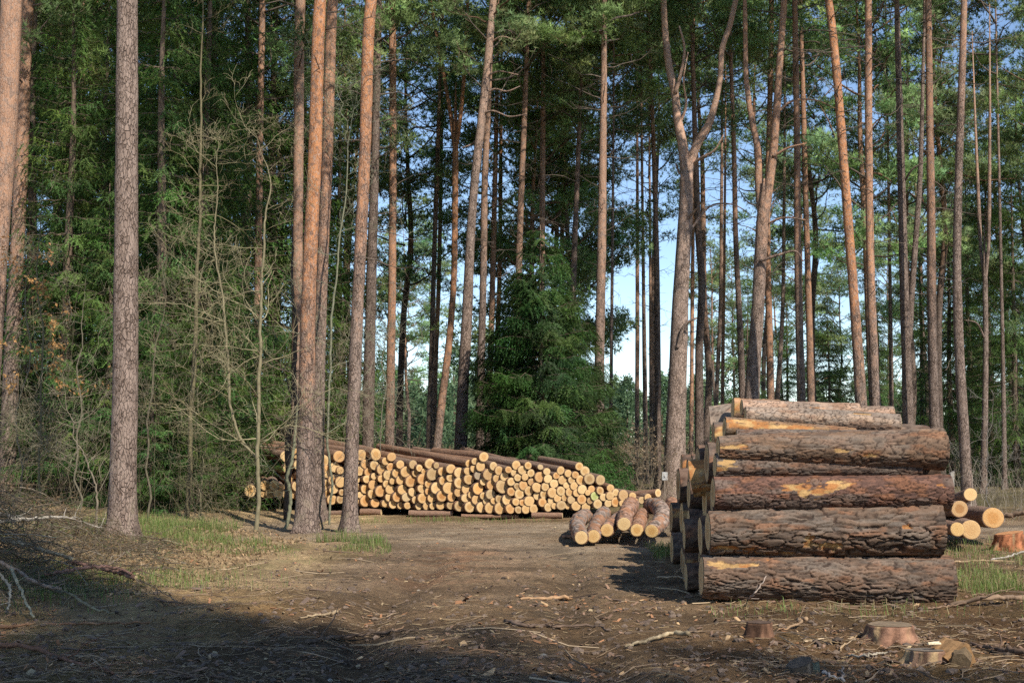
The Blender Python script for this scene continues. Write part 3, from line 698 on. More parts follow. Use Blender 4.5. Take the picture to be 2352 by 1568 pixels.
LM = [(292, 'the thick grey pine'), (703, 'the bright orange pair'), (803, 'the grey footed pine'), (898, 'the amber pine'), (1058, 'the leaning grey pine'), (1245, 'the green spruce'), (1374, 'the mottled tan pine'),
      (1510, 'the dark straight pine'), (1549, 'the forked giant'), (1725, 'the leaning fork'), (1841, 'the grey and brown twins'), (1975, 'the vivid orange pine'), (2010, 'the upright orange pine'), (2085, 'the twin stemmed pine'), (2145, 'the red brown pine'), (2222, 'the grey plated pine')]
ORD = 'first second third fourth fifth sixth seventh eighth ninth tenth eleventh twelfth thirteenth fourteenth fifteenth sixteenth seventeenth eighteenth nineteenth twentieth'.split()
def ordinal(n):
    if n <= 20: return ORD[n - 1]
    t, u = divmod(n, 10)
    if u == 0: return {3: 'thirtieth', 4: 'fortieth', 5: 'fiftieth'}[t]
    return {2: 'twenty', 3: 'thirty', 4: 'forty', 5: 'fifty'}[t] + '-' + ORD[u - 1]
def between(px):
    l = [n for x, n in LM if x < px]; r = [n for x, n in LM if x >= px]
    if l and r: return 'between %s and %s' % (l[-1], r[0])
    return 'beyond ' + (l[-1] if l else r[0]) + (' at right' if l else ' at left')
cnt = {}
for px, d, H, cr, cs in sorted(CANOPY):
    k = (between(px), d > 65); cnt.setdefault(k, []).append(px)
for px, d, H, cr, cs in CANOPY:
    k = (between(px), d > 65); l = sorted(cnt[k]); i = l.index(px)
    tone = 'light green' if cr in (3, 4) else 'dark green'
    pos = '' if len(l) == 1 else (ORD[i] + ' ')
    lab = '%s%s %s pine %s' % (pos, 'distant' if d > 65 else 'tall', tone, k[0])
    rr = np.random.default_rng(int(abs(px + d)))
    if d < 65:
        if px < 1430: H -= 2.6; cs *= 1.12
        else: H -= .8
    bg_pine(px, d, H, cr, cs, lab, rr.uniform(.15, .75), rr.uniform(.2, .45), rr.uniform(4, 10), None, rr.uniform(-.03, .03), int(rr.integers(0, 3)))

# far wood closing the view: nobody could count it
def far_wood():
    rng = np.random.default_rng(77); G = []; Cc = []; B = Geo()
    for i in range(300):
        d = rng.uniform(125, 230); x = rng.uniform(-.62, .62) * d
        h = rng.uniform(5.4, 9.4) * (d / 170)
        if rng.random() < .12: h *= 1.6
        n = 420
        t = rng.uniform(0, 1, n) ** .8; a = rng.uniform(0, 6.28, n)
        R = (1.3 + h * .16) * (1 - t) ** .6 * (.5 + .5 * vn(a * 2, t * 9, i))
        P = np.stack([x + np.cos(a) * R, d + np.sin(a) * R, h * (.12 + .88 * t)], 1)
        k = 3; P = np.repeat(P, k, 0) + rng.normal(0, .22, (n * k, 3))
        D = norm(rng.normal(0, 1, (n * k, 3)) + np.array([0, 0, .3]))
        V, F = blades(P, D, rng.uniform(.35, .7, n * k), rng.uniform(.12, .26, n * k), rng)
        G.append(V); tone = np.array(rng.choice([0, 1])) ; cl = (np.array((.10, .155, .075)) if tone else np.array((.15, .20, .10))) * rng.uniform(.75, 1.25)
        Cc.append(np.tile(cl, (len(V), 1)) * np.repeat(rng.uniform(.7, 1.3, (n * k, 1)), 3, 0))
        B.add(*tubes(np.array([[x, d, -.2], [x + rng.normal(0, .3), d, h * .9]]), np.array([.16, .04]), 5), col=(.2, .13, .09))
    V = np.concatenate(G)
    B.add(V, np.arange(len(V)).reshape(-1, 3), np.concatenate(Cc))
    o = obj('woods', B.mesh('woods', M_SPRUCE)); tag(o, 'far hazy green wood closing the view behind the pines', 'woods', None, 'stuff')
far_wood()

# ------------------------------------------------------------------ spruces
SP = [spruce_parts(41, 17, 2.3, .36, 7, .15, droop=.95), spruce_parts(42, 14, 1.9, .33, 7, .14, droop=.85), spruce_parts(43, 6.6, 2.05, .20, 9, .075, (.052, .092, .026), droop=.66, wide=1.15), spruce_parts(44, 9, 2.3, .28, 7, .14, (.12, .20, .055), .15, .6)]
def spruce(px, d, v, s, lab, rz=0., name='spruce_tree', group='spruces among the pines', x=None):
    X = at(px, 1000, d)[0] if x is None else x
    t = thing(name, lab, 'spruce tree', (X, d, float(gh(X, d))), group)
    a, c = SP[v]
    for n, m in (('trunk', a), ('crown', c)): obj(n, m, t, None, (0, 0, rz), (s, s, s))
    return t
spruce(1243, 32.5, 2, .98, 'bushy dark green spruce behind the middle of the long stack', .4)
spruce(1188, 34.2, 2, .86, 'smaller spruce tucked against the left of the bushy one', 2.1)
spruce(1318, 34.8, 2, .80, 'smaller spruce tucked against the right of the bushy one', 4.0)
for px, d, v, s, lab in [
    (480, 34, 0, 1.0, 'tall spruce with hanging boughs behind the bare maple'),
    (395, 31, 0, .9, 'tall spruce right of the thick grey pine'),
    (620, 39, 0, 1.1, 'tall dark spruce left of the tan pine'),
    (230, 34, 1, 1., 'shaded spruce behind the thick grey pine'),
    (120, 36, 0, .95, 'shaded spruce near the dry leafed beech'),
    (335, 38, 0, 1.05, 'dark spruce farther back between thick pine and tall spruce'),
    (560, 42, 0, 1.1, 'spruce deep in the wood behind the tall dark one'),
    (-10, 38, 1, 1.1, 'spruce at the left edge behind the slim brown pine'),
    (455, 29, 3, .78, 'young bright spruce under the tall ones'),
    (245, 28.5, 3, .72, 'young spruce close behind the thick grey pine'),
    (742, 40, 3, .8, 'low spruce showing between the orange pines'),
    (350, 27, 3, .45, 'small low spruce at the thicket edge'),
    (440, 27.2, 3, .42, 'small low spruce under the bare maple'),
    (2275, 48, 0, .72, 'dark spruce behind the thin pale pine'),
    (2335, 46, 1, .8, 'dark spruce closing the right edge'),
    (2185, 50, 1, .8, 'dark spruce between red brown and grey plated pines'),
    (2230, 54, 0, .75, 'farther dark spruce behind the grey plated pine'),
    (2400, 50, 0, .8, 'dark spruce just past the right edge'),
    (2120, 56, 1, .7, 'dark spruce behind the twin stemmed pine'),
    (1720, 62, 1, .62, 'dark small spruce low behind the leaning fork'),
    (1810, 66, 1, .62, 'dark small spruce low behind the grey and brown twins'),
    (1905, 64, 3, .9, 'bushy spruce low behind the vivid orange pine'),
    (2020, 66, 1, .65, 'dark small spruce low behind the upright orange pine'),
    (362, 28.5, 1, .95, 'sunlit spruce standing foremost right of the thick grey pine'), (560, 38, 0, 1.1, 'spruce with long hanging boughs left of the orange pair'), (465, 30.5, 0, .85, 'sunlit spruce just right of the mossy young trunk'),
    (150, 29.5, 1, .9, 'spruce with lit boughs between the dry beech and the thick pine'),
    (440, 38, 0, 1.1, 'dark spruce behind the mossy young trunk'), (170, 40, 0, 1.1, 'dark spruce between the slim brown and thick grey pines'), (60, 33, 1, 1.1, 'shaded spruce behind the dry leafed beech'),
    (290, 33, 0, .95, 'spruce directly behind the thick grey pine'), (452, 31.0, 1, .85, 'spruce with bright boughs close behind the bare maple'), (690, 40, 0, 1.05, 'dark spruce behind the tan pine'), (775, 43, 1, 1.0, 'dark spruce right of the orange pair'),
    (-140, 32, 0, .9, 'spruce past the left edge'), (-280, 36, 0, 1., 'spruce farthest past the left edge')]:
    spruce(px, d, v, s, lab, (px * .37) % 6.28)

# the dense spruce wood behind the viewer that throws the shade over the foreground
def shade_wood():
    rng = np.random.default_rng(5); V = []; F = []; n = 0
    me = SP[0][1]; nv = len(me.vertices); co = np.empty(nv * 3, np.float32); me.vertices.foreach_get('co', co); co = co.reshape(-1, 3)
    ca = np.empty(nv * 4, np.float32); me.attributes['col'].data.foreach_get('color', ca); ca = ca.reshape(-1, 4)[:, :3]
    C = []
    ls = np.empty(len(me.loops), np.int32); me.loops.foreach_get('vertex_index', ls); pt = np.empty(len(me.polygons), np.int32); me.polygons.foreach_get('loop_total', pt)
    ps = np.concatenate([[0], np.cumsum(pt)[:-1]]); sf = [ls[ps[pt == k][:, None] + np.arange(k)] for k in np.unique(pt)]
    tips = [(-6.6, 17.9), (-5.5, 16.2), (-8.2, 20.0), (-7.4, 16.5), (-4.6, 14.4), (-3.6, 12.8), (-5.6, 13.2), (-3.8, 11), (-4.6, 11.2), (-3.2, 10.2), (-7.3, 18.6), (-6.0, 17.2), (-4.6, 15.6), (-3.3, 14.1), (-2.0, 13.0), (-.7, 12.4), (.9, 11.6), (1.5, 11.3), (5.4, 11.8), (-3.5, 10.5), (-6.5, 13), (.5, 9.5), (3, 9.4), (-5, 9.5), (-3, 7.8), (-1.2, 10.5), (-4.2, 12.2), (1.5, 8), (1.6, 10.4), (2.8, 10.3), (4.3, 10.5), (3.4, 9.0), (6.6, 11.6), (3.8, 8.6), (-2.4, 9.2), (-6.4, 11), (5.6, 11.2), (-8.6, 14.5), (-1.5, 8), (5, 9.5), (7.2, 11)]
    for tx, ty in tips:
        h = rng.uniform(25, 29); L = h / math.tan(SUN_EL)
        x = tx + math.sin(SUN_AZ) * L; y = ty - math.cos(SUN_AZ) * L
        s = h / 17; a = rng.uniform(0, 6.28)
        v = co * np.array([s * .72, s * .72, s]); v = np.stack([v[:, 0] * math.cos(a) - v[:, 1] * math.sin(a) + x, v[:, 0] * math.sin(a) + v[:, 1] * math.cos(a) + y, v[:, 2]], 1)
        V.append(v); F += [f + n for f in sf]; n += nv; C.append(ca)
        tv, tf = tubes(np.array([[x, y, -.3], [x, y, h * .5], [x, y, h * .98]]), np.array([.32, .18, .02]), 8)
        V.append(tv); F += [f + n for f in tf]; n += len(tv); C.append(np.tile((.15, .11, .08), (len(tv), 1)))
    o = obj('spruce_wood', mk('spruce_wood', np.concatenate(V), F, M_SPRUCE, np.concatenate(C)))
    tag(o, 'dense spruce wood behind the viewpoint shading the foreground', 'woods', None, 'stuff')
shade_wood()

# ------------------------------------------------------------------ unit log: length 1 along +Y from the cut end, radius 1
def unit_log(seed):
    rng = np.random.default_rng(seed); k = 18; seg = 22
    y = np.concatenate([[0, .004], np.linspace(.02, 1, k - 2)]); th = np.arange(seg) / seg * 6.2832
    Y, TH = np.meshgrid(y, th, indexing='ij')
    out = .97 + .05 * np.sin(TH * 2 + seed) * .5 + .05 * (fbm(np.cos(TH) * 1.2 + 7, np.sin(TH) * 1.2 + seed, 2, seed) - .5)
    n = fbm(np.cos(TH) * 1.6 + Y * 5 + 11, np.sin(TH) * 1.6 + Y * 9, 3, seed + 3) - .5
    r = out * (1 + .20 * n * sst(0, .05, Y) + .05 * (Y - .3))
    bx = .16 * np.sin(Y * 3.1 + seed); bz = .12 * np.sin(Y * 2.3 + seed * 2)
    bx -= .16 * math.sin(seed); bz -= .12 * math.sin(seed * 2)
    V = np.stack([np.cos(TH) * r + bx, Y, np.sin(TH) * r + bz], -1).reshape(-1, 3)
    idx = np.arange(k * seg).reshape(k, seg)
    F = np.stack([idx[:-1], idx[1:], np.roll(idx[1:], -1, 1), np.roll(idx[:-1], -1, 1)], -1).reshape(-1, 4)
    cap = [idx[0][None, :], idx[-1][None, ::-1]]
    V = np.concatenate([V, V[:seg], V[-seg:]]); nq = k * seg; cap = [(np.arange(seg) + nq)[None, :], (np.arange(seg) + nq + seg)[None, ::-1]]
    body = mk('log', V, [F] + cap, M_LOG, None, True)
    # cut end disc, domed a hair, its edge just inside the bark
    rr = np.array([.33, .66, .90, .945]); yy = np.array([-.0022, -.002, -.0016, -.0002])
    V2 = [[0, -.0022, 0]]
    for a, b in zip(rr, yy):
        for j in range(seg): V2.append([math.cos(th[j]) * out[0, j] * a, b, math.sin(th[j]) * out[0, j] * a])
    F3 = np.array([[0, 1 + j, 1 + (j + 1) % seg] for j in range(seg)])
    F4 = np.array([[1 + i * seg + j, 1 + (i + 1) * seg + j, 1 + (i + 1) * seg + (j + 1) % seg, 1 + i * seg + (j + 1) % seg] for i in range(3) for j in range(seg)])
    return body, mk('cut_end', np.array(V2), [F3, F4], M_CUT, None, False)
ULOG = [unit_log(i) for i in range(8)]
PALE, GOLD, ORANGE = (.58, .395, .185), (.52, .315, .125), (.50, .255, .085)

def place_log(name, label, p, axis, r, L, v=0, tone=GOLD, roll=0., group=None, sx=1., sz=1., face=True, flipside=False):
    """p = centre of the visible cut end, axis = direction from that end into the log"""
    body, cut = ULOG[v]
    y = Vector(norm(axis)); q = Vector((0, 1, 0)).rotation_difference(y) @ Quaternion((0, 1, 0), roll)
    o = obj(name, body); o.rotation_mode = 'QUATERNION'; o.rotation_quaternion = q; o.location = tuple(float(c) for c in p); o.scale = (r * sx, L, r * sz)
    tag(o, label, 'log', group)
    if face:
        c = obj('cut_end', cut, o, color=(*tone, 1))
    return o

# ------------------------------------------------------------------ the long stack across the road, traced log by log
TILES = {'A': (920, 1620, 4.6125), 'B': (1300, 1640, 4.9), 'C': (1580, 1640, 4.9), 'D': (1860, 1660, 5.2267), 'E': (2140, 1680, 4.125)}
FACES = {
'A': [(1355,505,98),(1545,605,80),(1620,420,92),(1640,660,60),(1410,720,55),(1335,765,45),(1515,825,75),(1400,905,75),(1645,860,82),(1530,985,72),(1410,1060,62),(1670,1040,50),(1495,1165,75),(1310,1135,60),(1640,1165,60),(1400,640,60),
      (930,560,90),(1120,470,95),(980,745,85),(1160,690,85),(900,930,80),(1080,890,85),(1240,880,72),(960,1080,75),(1130,1075,80),(760,960,75),(700,1075,62),(830,1080,58),(1230,1040,60),(760,800,78),(740,620,85),(700,420,92),(900,360,85),(1245,560,60)],
'Aleft': [(85,1010,95),(345,920,80),(505,920,80),(325,1060,62),(430,1060,70),(575,1070,78),(632,950,48)],
'B': [(268,322,92),(535,310,97),(825,355,77),(710,435,62),(175,455,48),(340,485,72),(508,510,80),(803,540,68),(983,495,68),(1220,495,70),(1335,560,58),(645,585,87),(245,615,78),(398,635,68),(503,710,55),(917,655,77),(1083,630,88),(1265,660,58),(757,690,77),(370,765,65),(635,755,62),(985,780,72),(840,800,55),(1188,800,100),(185,765,62),(483,868,82),(730,850,65),(1395,765,95),(345,940,78),(180,905,60),(622,985,88),(800,950,78),(1022,955,80),(1380,945,72),(1205,1003,70),(470,1035,77),(247,1055,55),(780,1093,73),(930,1090,85),(1098,1095,77),(1265,1145,67),(1400,1115,85),(350,1160,97),(520,1200,73),(707,1210,60),(848,1225,70),(990,1245,58),(1115,1250,60),(1325,1260,62),(175,1170,52)],
'C': [(155,480,84),(275,512,50),(50,620,50),(205,670,102),(390,625,75),(540,575,78),(692,645,87),(875,475,63),(980,435,55),(1148,355,78),(845,615,60),(962,572,62),(1087,530,82),(1325,525,72),(1425,608,72),(535,740,68),(398,790,72),(875,765,88),(1040,700,68),(1238,678,98),(1388,752,70),(1143,810,62),(698,832,90),(130,850,62),(275,928,90),(500,925,102),(1278,870,76),(822,948,80),(1043,937,95),(128,985,60),(680,1005,70),(195,1105,78),(380,1075,88),(555,1090,75),(810,1110,70),(915,1055,58),(1135,1070,57),(1272,1040,80),(1008,1140,78),(1188,1168,57),(1325,1165,50),(100,1255,65),(205,1258,57),(352,1238,76),(540,1245,70),(703,1262,90),(887,1275,92),(1103,1282,84),(1258,1290,86)],
'D': [(395,435,80),(628,443,68),(868,473,52),(995,562,65),(243,525,60),(357,585,66),(513,535,77),(683,590,70),(165,660,75),(425,680,65),(568,668,65),(855,670,92),(1018,705,75),(1267,540,72),(1412,598,67),(1183,640,60),(1555,625,62),(298,760,77),(125,860,118),(700,770,70),(1137,797,80),(1300,728,80),(1480,730,65),(413,850,62),(535,835,82),(800,875,88),(965,862,72),(1378,832,58),(1530,845,68),(297,955,76),(460,995,88),(643,940,80),(1103,975,90),(1270,943,76),(1445,960,75),(803,1040,65),(938,1010,76),(1205,1085,67),(1352,1068,66),(1475,1115,75),(65,1095,74),(218,1115,95),(390,1155,70),(517,1170,60),(650,1140,90),(910,1165,76),(1080,1140,62),(1020,1260,76),(1140,1235,57),(1278,1222,85),(1405,1238,55),(75,1280,95),(278,1292,85),(437,1310,68),(583,1300,80),(738,1290,76)],
'E': [(132,280,55),(220,355,70),(290,475,75),(162,492,70),(460,492,70),(615,615,52),(178,638,67),(92,690,52),(320,632,50),(455,655,55),(265,688,42),(370,742,60),(508,758,55),(608,735,58),(695,685,52),(815,728,75),(172,790,68),(298,812,44),(417,862,66),(580,850,55),(695,830,66),(958,738,52),(1010,812,34),(1100,803,54),(1195,765,56),(1352,690,57),(82,893,64),(235,910,60),(790,850,42)]}
def far_stack():
    rng = np.random.default_rng(3); L_ = []
    for t, lst in FACES.items():
        ox, oy, sc = TILES[t[0]]
        for i, (x, y, r) in enumerate(lst):
            L_.append(dict(x=(ox + x / sc) / 1.63265, y=(oy + y / sc) / 1.63265, r=r / sc / 1.63265, t=t, i=i))
    for e in L_:
        e['d0'] = 28.3 + max(0, (1176 - e['x'])) * .0036 - (.9 if e['t'] == 'Aleft' else 0)
        e['lvl'] = 0
    # level above the ground: one more than the highest log it rests on
    for e in sorted(L_, key=lambda e: -e['y']):
        under = [f for f in L_ if f is not e and f['y'] > e['y'] + .35 * (e['r'] + f['r']) and abs(f['x'] - e['x']) < .9 * (e['r'] + f['r']) and f['y'] - e['y'] < 1.5 * (e['r'] + f['r']) and f['t'] != 'Aleft' or (f['t'] == 'Aleft' and e['t'] == 'Aleft' and f['y'] > e['y'] + e['r'] and abs(f['x'] - e['x']) < f['r'] + e['r'])]
        e['lvl'] = 1 + max([f['lvl'] for f in under], default=-1)
    main = [e for e in L_ if e['t'] != 'Aleft']
    # top logs: nothing above them
    for e in L_:
        e['top'] = not any(f is not e and f['y'] < e['y'] - .4 * (e['r'] + f['r']) and abs(f['x'] - e['x']) < .85 * (e['r'] + f['r']) for f in L_)
        q = rng.random(); e['tone'] = 0 if q < .38 else (1 if q < .8 else 2)
        e['size'] = 'thick' if e['r'] > 11.0 else ('thin' if e['r'] < 7.6 else 'medium')
    special = {('C', 18): 'weathered grey log end among the fresh ones in the long stack', ('E', 11): 'log end painted green near the right end of the long stack', ('E', 25): 'lone log end sticking up at the far right tip of the long stack', ('D', 18): 'thickest pale log end, in the middle of the long stack', ('C', 28): 'brightest orange log end with a dark knot in the long stack',
               ('E', 4): 'log end with a torn bark flap on the right slope of the long stack', ('C', 9): 'log end jutting out on top of the long stack, left of the spruce'}
    rows = {}
    for e in main:
        if (e['t'], e['i']) in special: continue
        rows.setdefault(('top' if e['top'] else e['lvl'], e['size'], e['tone']), []).append(e)
    lab = {}
    rn = {'top': 'along the very top', 0: 'in the lowest row', 1: 'one row up', 2: 'two rows up', 3: 'three rows up', 4: 'four rows up', 5: 'five rows up', 6: 'six rows up', 7: 'seven rows up', 8: 'eight rows up', 9: 'nine rows up'}
    tn = ['pale', 'golden', 'orange']
    for (lv, sz, to), es in rows.items():
        es.sort(key=lambda e: e['x'])
        for i, e in enumerate(es):
            n = '' if len(es) == 1 else ordinal(i + 1) + ' '
            suf = '' if len(es) == 1 else ', counted from left'
            lab[id(e)] = '%s%s %s log end %s of long stack%s' % (n, sz, tn[to], rn[lv], suf)
    la = sorted([e for e in L_ if e['t'] == 'Aleft'], key=lambda e: e['x'])
    for i, e in enumerate(la): lab[id(e)] = '%s log end from left in the low group left of the orange pair' % ordinal(i + 1)
    for e in L_:
        if (e['t'], e['i']) in special: lab[id(e)] = special[(e['t'], e['i'])]
    for n_, e in enumerate(L_):
        jit = rng.normal(0, .022)
        if e['t'] == 'Aleft': jit *= .5
        d = e['d0'] + jit
        p = at(e['x'], e['y'], d); r = e['r'] / FPX * d * 1.19
        f = np.clip((e['x'] - 600) / 900, 0, 1)
        th = rad(27 - 13 * f + rng.normal(0, .5) + (rng.normal(1.5, 2.5) if e['top'] else 0))
        tilt = .004 + .042 * max(0, p[2] - .3) + (rng.normal(.004, .012) if e['top'] else 0)
        if e['t'] == 'Aleft': th = rad(12); tilt = .03
        L = rng.uniform(4.6, 5.6) if e['t'] != 'Aleft' else 2.2
        if (e['t'], e['i']) == ('E', 25): th, tilt, L = rad(38), -.10, 3.2
        if (e['t'], e['i']) == ('C', 9): tilt, L = .03, 3.0
        tone = np.array((PALE, GOLD, ORANGE)[e['tone']]) * rng.uniform(.86, 1.14)
        key = (e['t'], e['i'])
        if rng.random() < .10: tone = tone * np.array([.68, .74, .9])
        if key == ('C', 18): tone = np.array((.20, .18, .165))
        if key == ('E', 11): tone = np.array((.34, .46, .15))
        if key == ('C', 28): tone = np.array((.72, .36, .10))
        o = place_log('log', lab[id(e)], p, (-math.sin(th), math.cos(th), tilt), r, L, int(rng.integers(0, 8)), tuple(np.clip(tone, 0, .8)), rng.uniform(0, 6.28), 'logs of the long stack', rng.uniform(.94, 1.06), rng.uniform(.95, 1.07))
    # loose long logs lying back over the top, seen from the side
    def over(label, a, b, ra, rb):
        A = at(*a); B_ = at(*b); ax = B_ - A
        place_log('log', label, A, ax, ra, np.linalg.norm(ax), 3, tuple(np.array(GOLD)), 1., 'logs of the long stack')
    # bearers
    for i, (x0, x1, y, wpx, lab_) in enumerate([(940, 1040, 1179, 15, 'pale split bearer log lying under the middle of the long stack'), (828, 876, 1170, 14, 'mossy bearer log with a torn end under the left of the long stack'), (1222, 1292, 1181, 14, 'bearer log under the right of the long stack'), (745, 790, 1166, 12, 'short bearer log between the two front pines'), (1060, 1190, 1177, 9, 'dark bearer log in the shadow under the long stack')]):
        d = 28.25 + max(0, 1176 - (x0 + x1) / 2) * .0036
        A = at(x1, y, d); B_ = at(x0, y, d + .1); r = wpx / 2 / FPX * d
        A[2] = B_[2] = float(gh(A[0], d)) + r * .9
        place_log('bearer_log', lab_, A, B_ - A, r, np.linalg.norm(B_ - A), 2 + i % 3, (.6, .45, .25), i * 1.3, 'bearers under the long stack')
far_stack()

# ------------------------------------------------------------------ thick barked logs of the near pile
def thick_log(name, label, a, b, ra, rb, seed, base, patches=(), res=.0095, plate=(.19, .036), depth=.019, bend=.0, soft=.36, group='logs of the near pile', grey=0., cutcol=(.50, .34, .17)):
    """a, b = centres of the left and right end in the world"""
    rng = np.random.default_rng(seed)
    a = np.asarray(a, float); b = np.asarray(b, float); L = np.linalg.norm(b - a); ax = (b - a) / L
    nu = max(24, int(L / res)); R0 = (ra + rb) / 2; nv = max(28, int(6.283 * R0 / res))
    u = np.linspace(0, L, nu); th = np.arange(nv) / nv * 6.28318
    U, TH = np.meshgrid(u, th, indexing='ij')
    circ = 6.283 * R0; nb = max(6, int(round(circ / plate[1]))); na = int(L / plate[0]) + 4
    vv = TH / 6.28318 * nb
    w1 = fbm(U * 7 + seed, np.cos(TH) * 2 + np.sin(TH * 2) + 5, 3, seed) - .5
    w2 = fbm(U * 5 + 3, np.sin(TH) * 2 + 9 + np.cos(TH * 2), 3, seed + 4) - .5
    uu = U / plate[0] + w1 * 1.3 + 1.5; vv = vv + w2 * 2.2
    iu = np.floor(uu).astype(int); iv = np.floor(vv).astype(int)
    F1 = np.full(U.shape, 9.); F2 = np.full(U.shape, 9.); pid = np.zeros(U.shape)
    for du in (-1, 0, 1):
        for dv in (-1, 0, 1):
            cu = iu + du; cv = iv + dv; cm = np.mod(cv, nb)
            sx_ = cu + .5 + (_h(cu, cm, seed + 1) - .5) * .95; sy_ = cv + .5 + (_h(cu, cm, seed + 2) - .5) * .95
            dd = np.sqrt((uu - sx_) ** 2 + (vv - sy_) ** 2)
            better = dd < F1
            F2 = np.where(better, F1, np.minimum(F2, dd)); pid = np.where(better, _h(cu, cm, seed + 3), pid); F1 = np.where(better, dd, F1)
    edge = F2 - F1
    plate_h = sst(.03, .17, edge)
    fine = fbm(U * 26, TH * R0 * 60, 3, seed + 6) - .5
    flake = fbm(U * 9, TH * R0 * 30, 3, seed + 8)
    peel = np.zeros(U.shape)
    for (pu, pt, su, st) in patches:
        dt = np.arctan2(np.sin(TH - pt), np.cos(TH - pt))
        e = np.sqrt(((U - pu) / su) ** 2 + (dt / st) ** 2) + (fbm(U * 9 + pu * 9, TH * R0 * 38, 4, seed + 15) - .5) * 2.6 + .12
        peel = np.maximum(peel, 1 - sst(.85, 1.0, e))
    Rr = ra + (rb - ra) * U / L
    big = (fbm(U * 1.3 + seed, np.cos(TH) + 3, 2, seed + 5) - .5) * .10 * R0 + (fbm(np.cos(TH) * 1.3 + 4, np.sin(TH) * 1.3 + 4 + U * .3, 2, seed + 7) - .5) * .14 * R0
    h = depth * plate_h * (.55 + .75 * pid) + fine * depth * .2 + (flake - .5) * depth * .45
    h = h * (1 - peel) + peel * (depth * .1 + fine * depth * .12)
    r = Rr - depth + big + h
    bz = bend * np.sin(U / L * math.pi)
    # local frame: X along the log, -Y towards the camera at th=0, Z up at th=90deg
    V = np.stack([U, -np.cos(TH) * r, np.sin(TH) * r + bz], -1)
    base = np.array(base)
    hi = base * np.array((1.12, .93, .76)); lo = base * soft
    col = lo + (hi - lo) * np.clip(.18 + .62 * pid + .7 * (flake - .5), 0, 1)[..., None]
    red = sst(.56, .70, fbm(U * 6 + 9, TH * R0 * 14 + seed, 3, seed + 9))[..., None]
    col = col * (1 - red * .55) + np.array((.26, .115, .055)) * red * .55
    gr = sst(.50, .66, fbm(U * 3 + 2, TH * R0 * 9 + 3, 3, seed + 11))[..., None] * .45 + grey
    col = col * (1 - gr) + np.array((.19, .16, .13)) * gr
    crack = (1 - sst(.04, .15, edge))[..., None]
    crack = crack * (1 - sst(.6, .75, fbm(U * 4, TH * R0 * 10 + 40, 2, seed + 21)))[..., None]
    col = col * (1 - crack * .85) + np.array((.035, .022, .017)) * crack * .85
    wood = np.array((.44, .275, .115)) * (.7 + .6 * fbm(U * 5, TH * R0 * 40, 3, seed + 13)[..., None]); ins = np.array((.38, .17, .06))
    mixw = sst(.42, .56, fbm(U * 8, TH * R0 * 16, 3, seed + 14))[..., None]
    wood = wood * mixw + ins * (1 - mixw)
    col = col * (1 - peel[..., None]) + wood * peel[..., None]
    idx = np.arange(nu * nv).reshape(nu, nv)
    F = np.stack([idx[:-1], np.roll(idx[:-1], -1, 1), np.roll(idx[1:], -1, 1), idx[1:]], -1).reshape(-1, 4)
    VV = V.reshape(-1, 3); CC = np.clip(col, .01, .9).reshape(-1, 3); nn0 = len(VV)      # sawn ends keep a sharp rim
    me = mk(name, np.concatenate([VV, V[0], V[-1]]), [F, (np.arange(nv) + nn0)[None, ::-1], (np.arange(nv) + nn0 + nv)[None, :]], M_NEAR, np.concatenate([CC, CC[:nv] * .8, CC[-nv:] * .8]), True)
    o = obj(name, me); tag(o, label, 'log', group)
    X = Vector(ax); Y = Vector((0, 0, 1)).cross(X).normalized(); Z = X.cross(Y)
    o.matrix_world = Matrix(((X.x, Y.x, Z.x, a[0]), (X.y, Y.y, Z.y, a[1]), (X.z, Y.z, Z.z, a[2]), (0, 0, 0, 1)))
    body, cut = ULOG[seed % 8]
    for end, rr, rz in ((0, ra, -90), (L, rb, 90)):
        rim = r[0 if end == 0 else -1].mean()
        c = obj('cut_end', cut, o, (end + (-.002 if end == 0 else .002), 0, 0), (0, 0, rad(rz)), (rim * .97, 1.6, rim * .97), (*cutcol, 1))
    return o

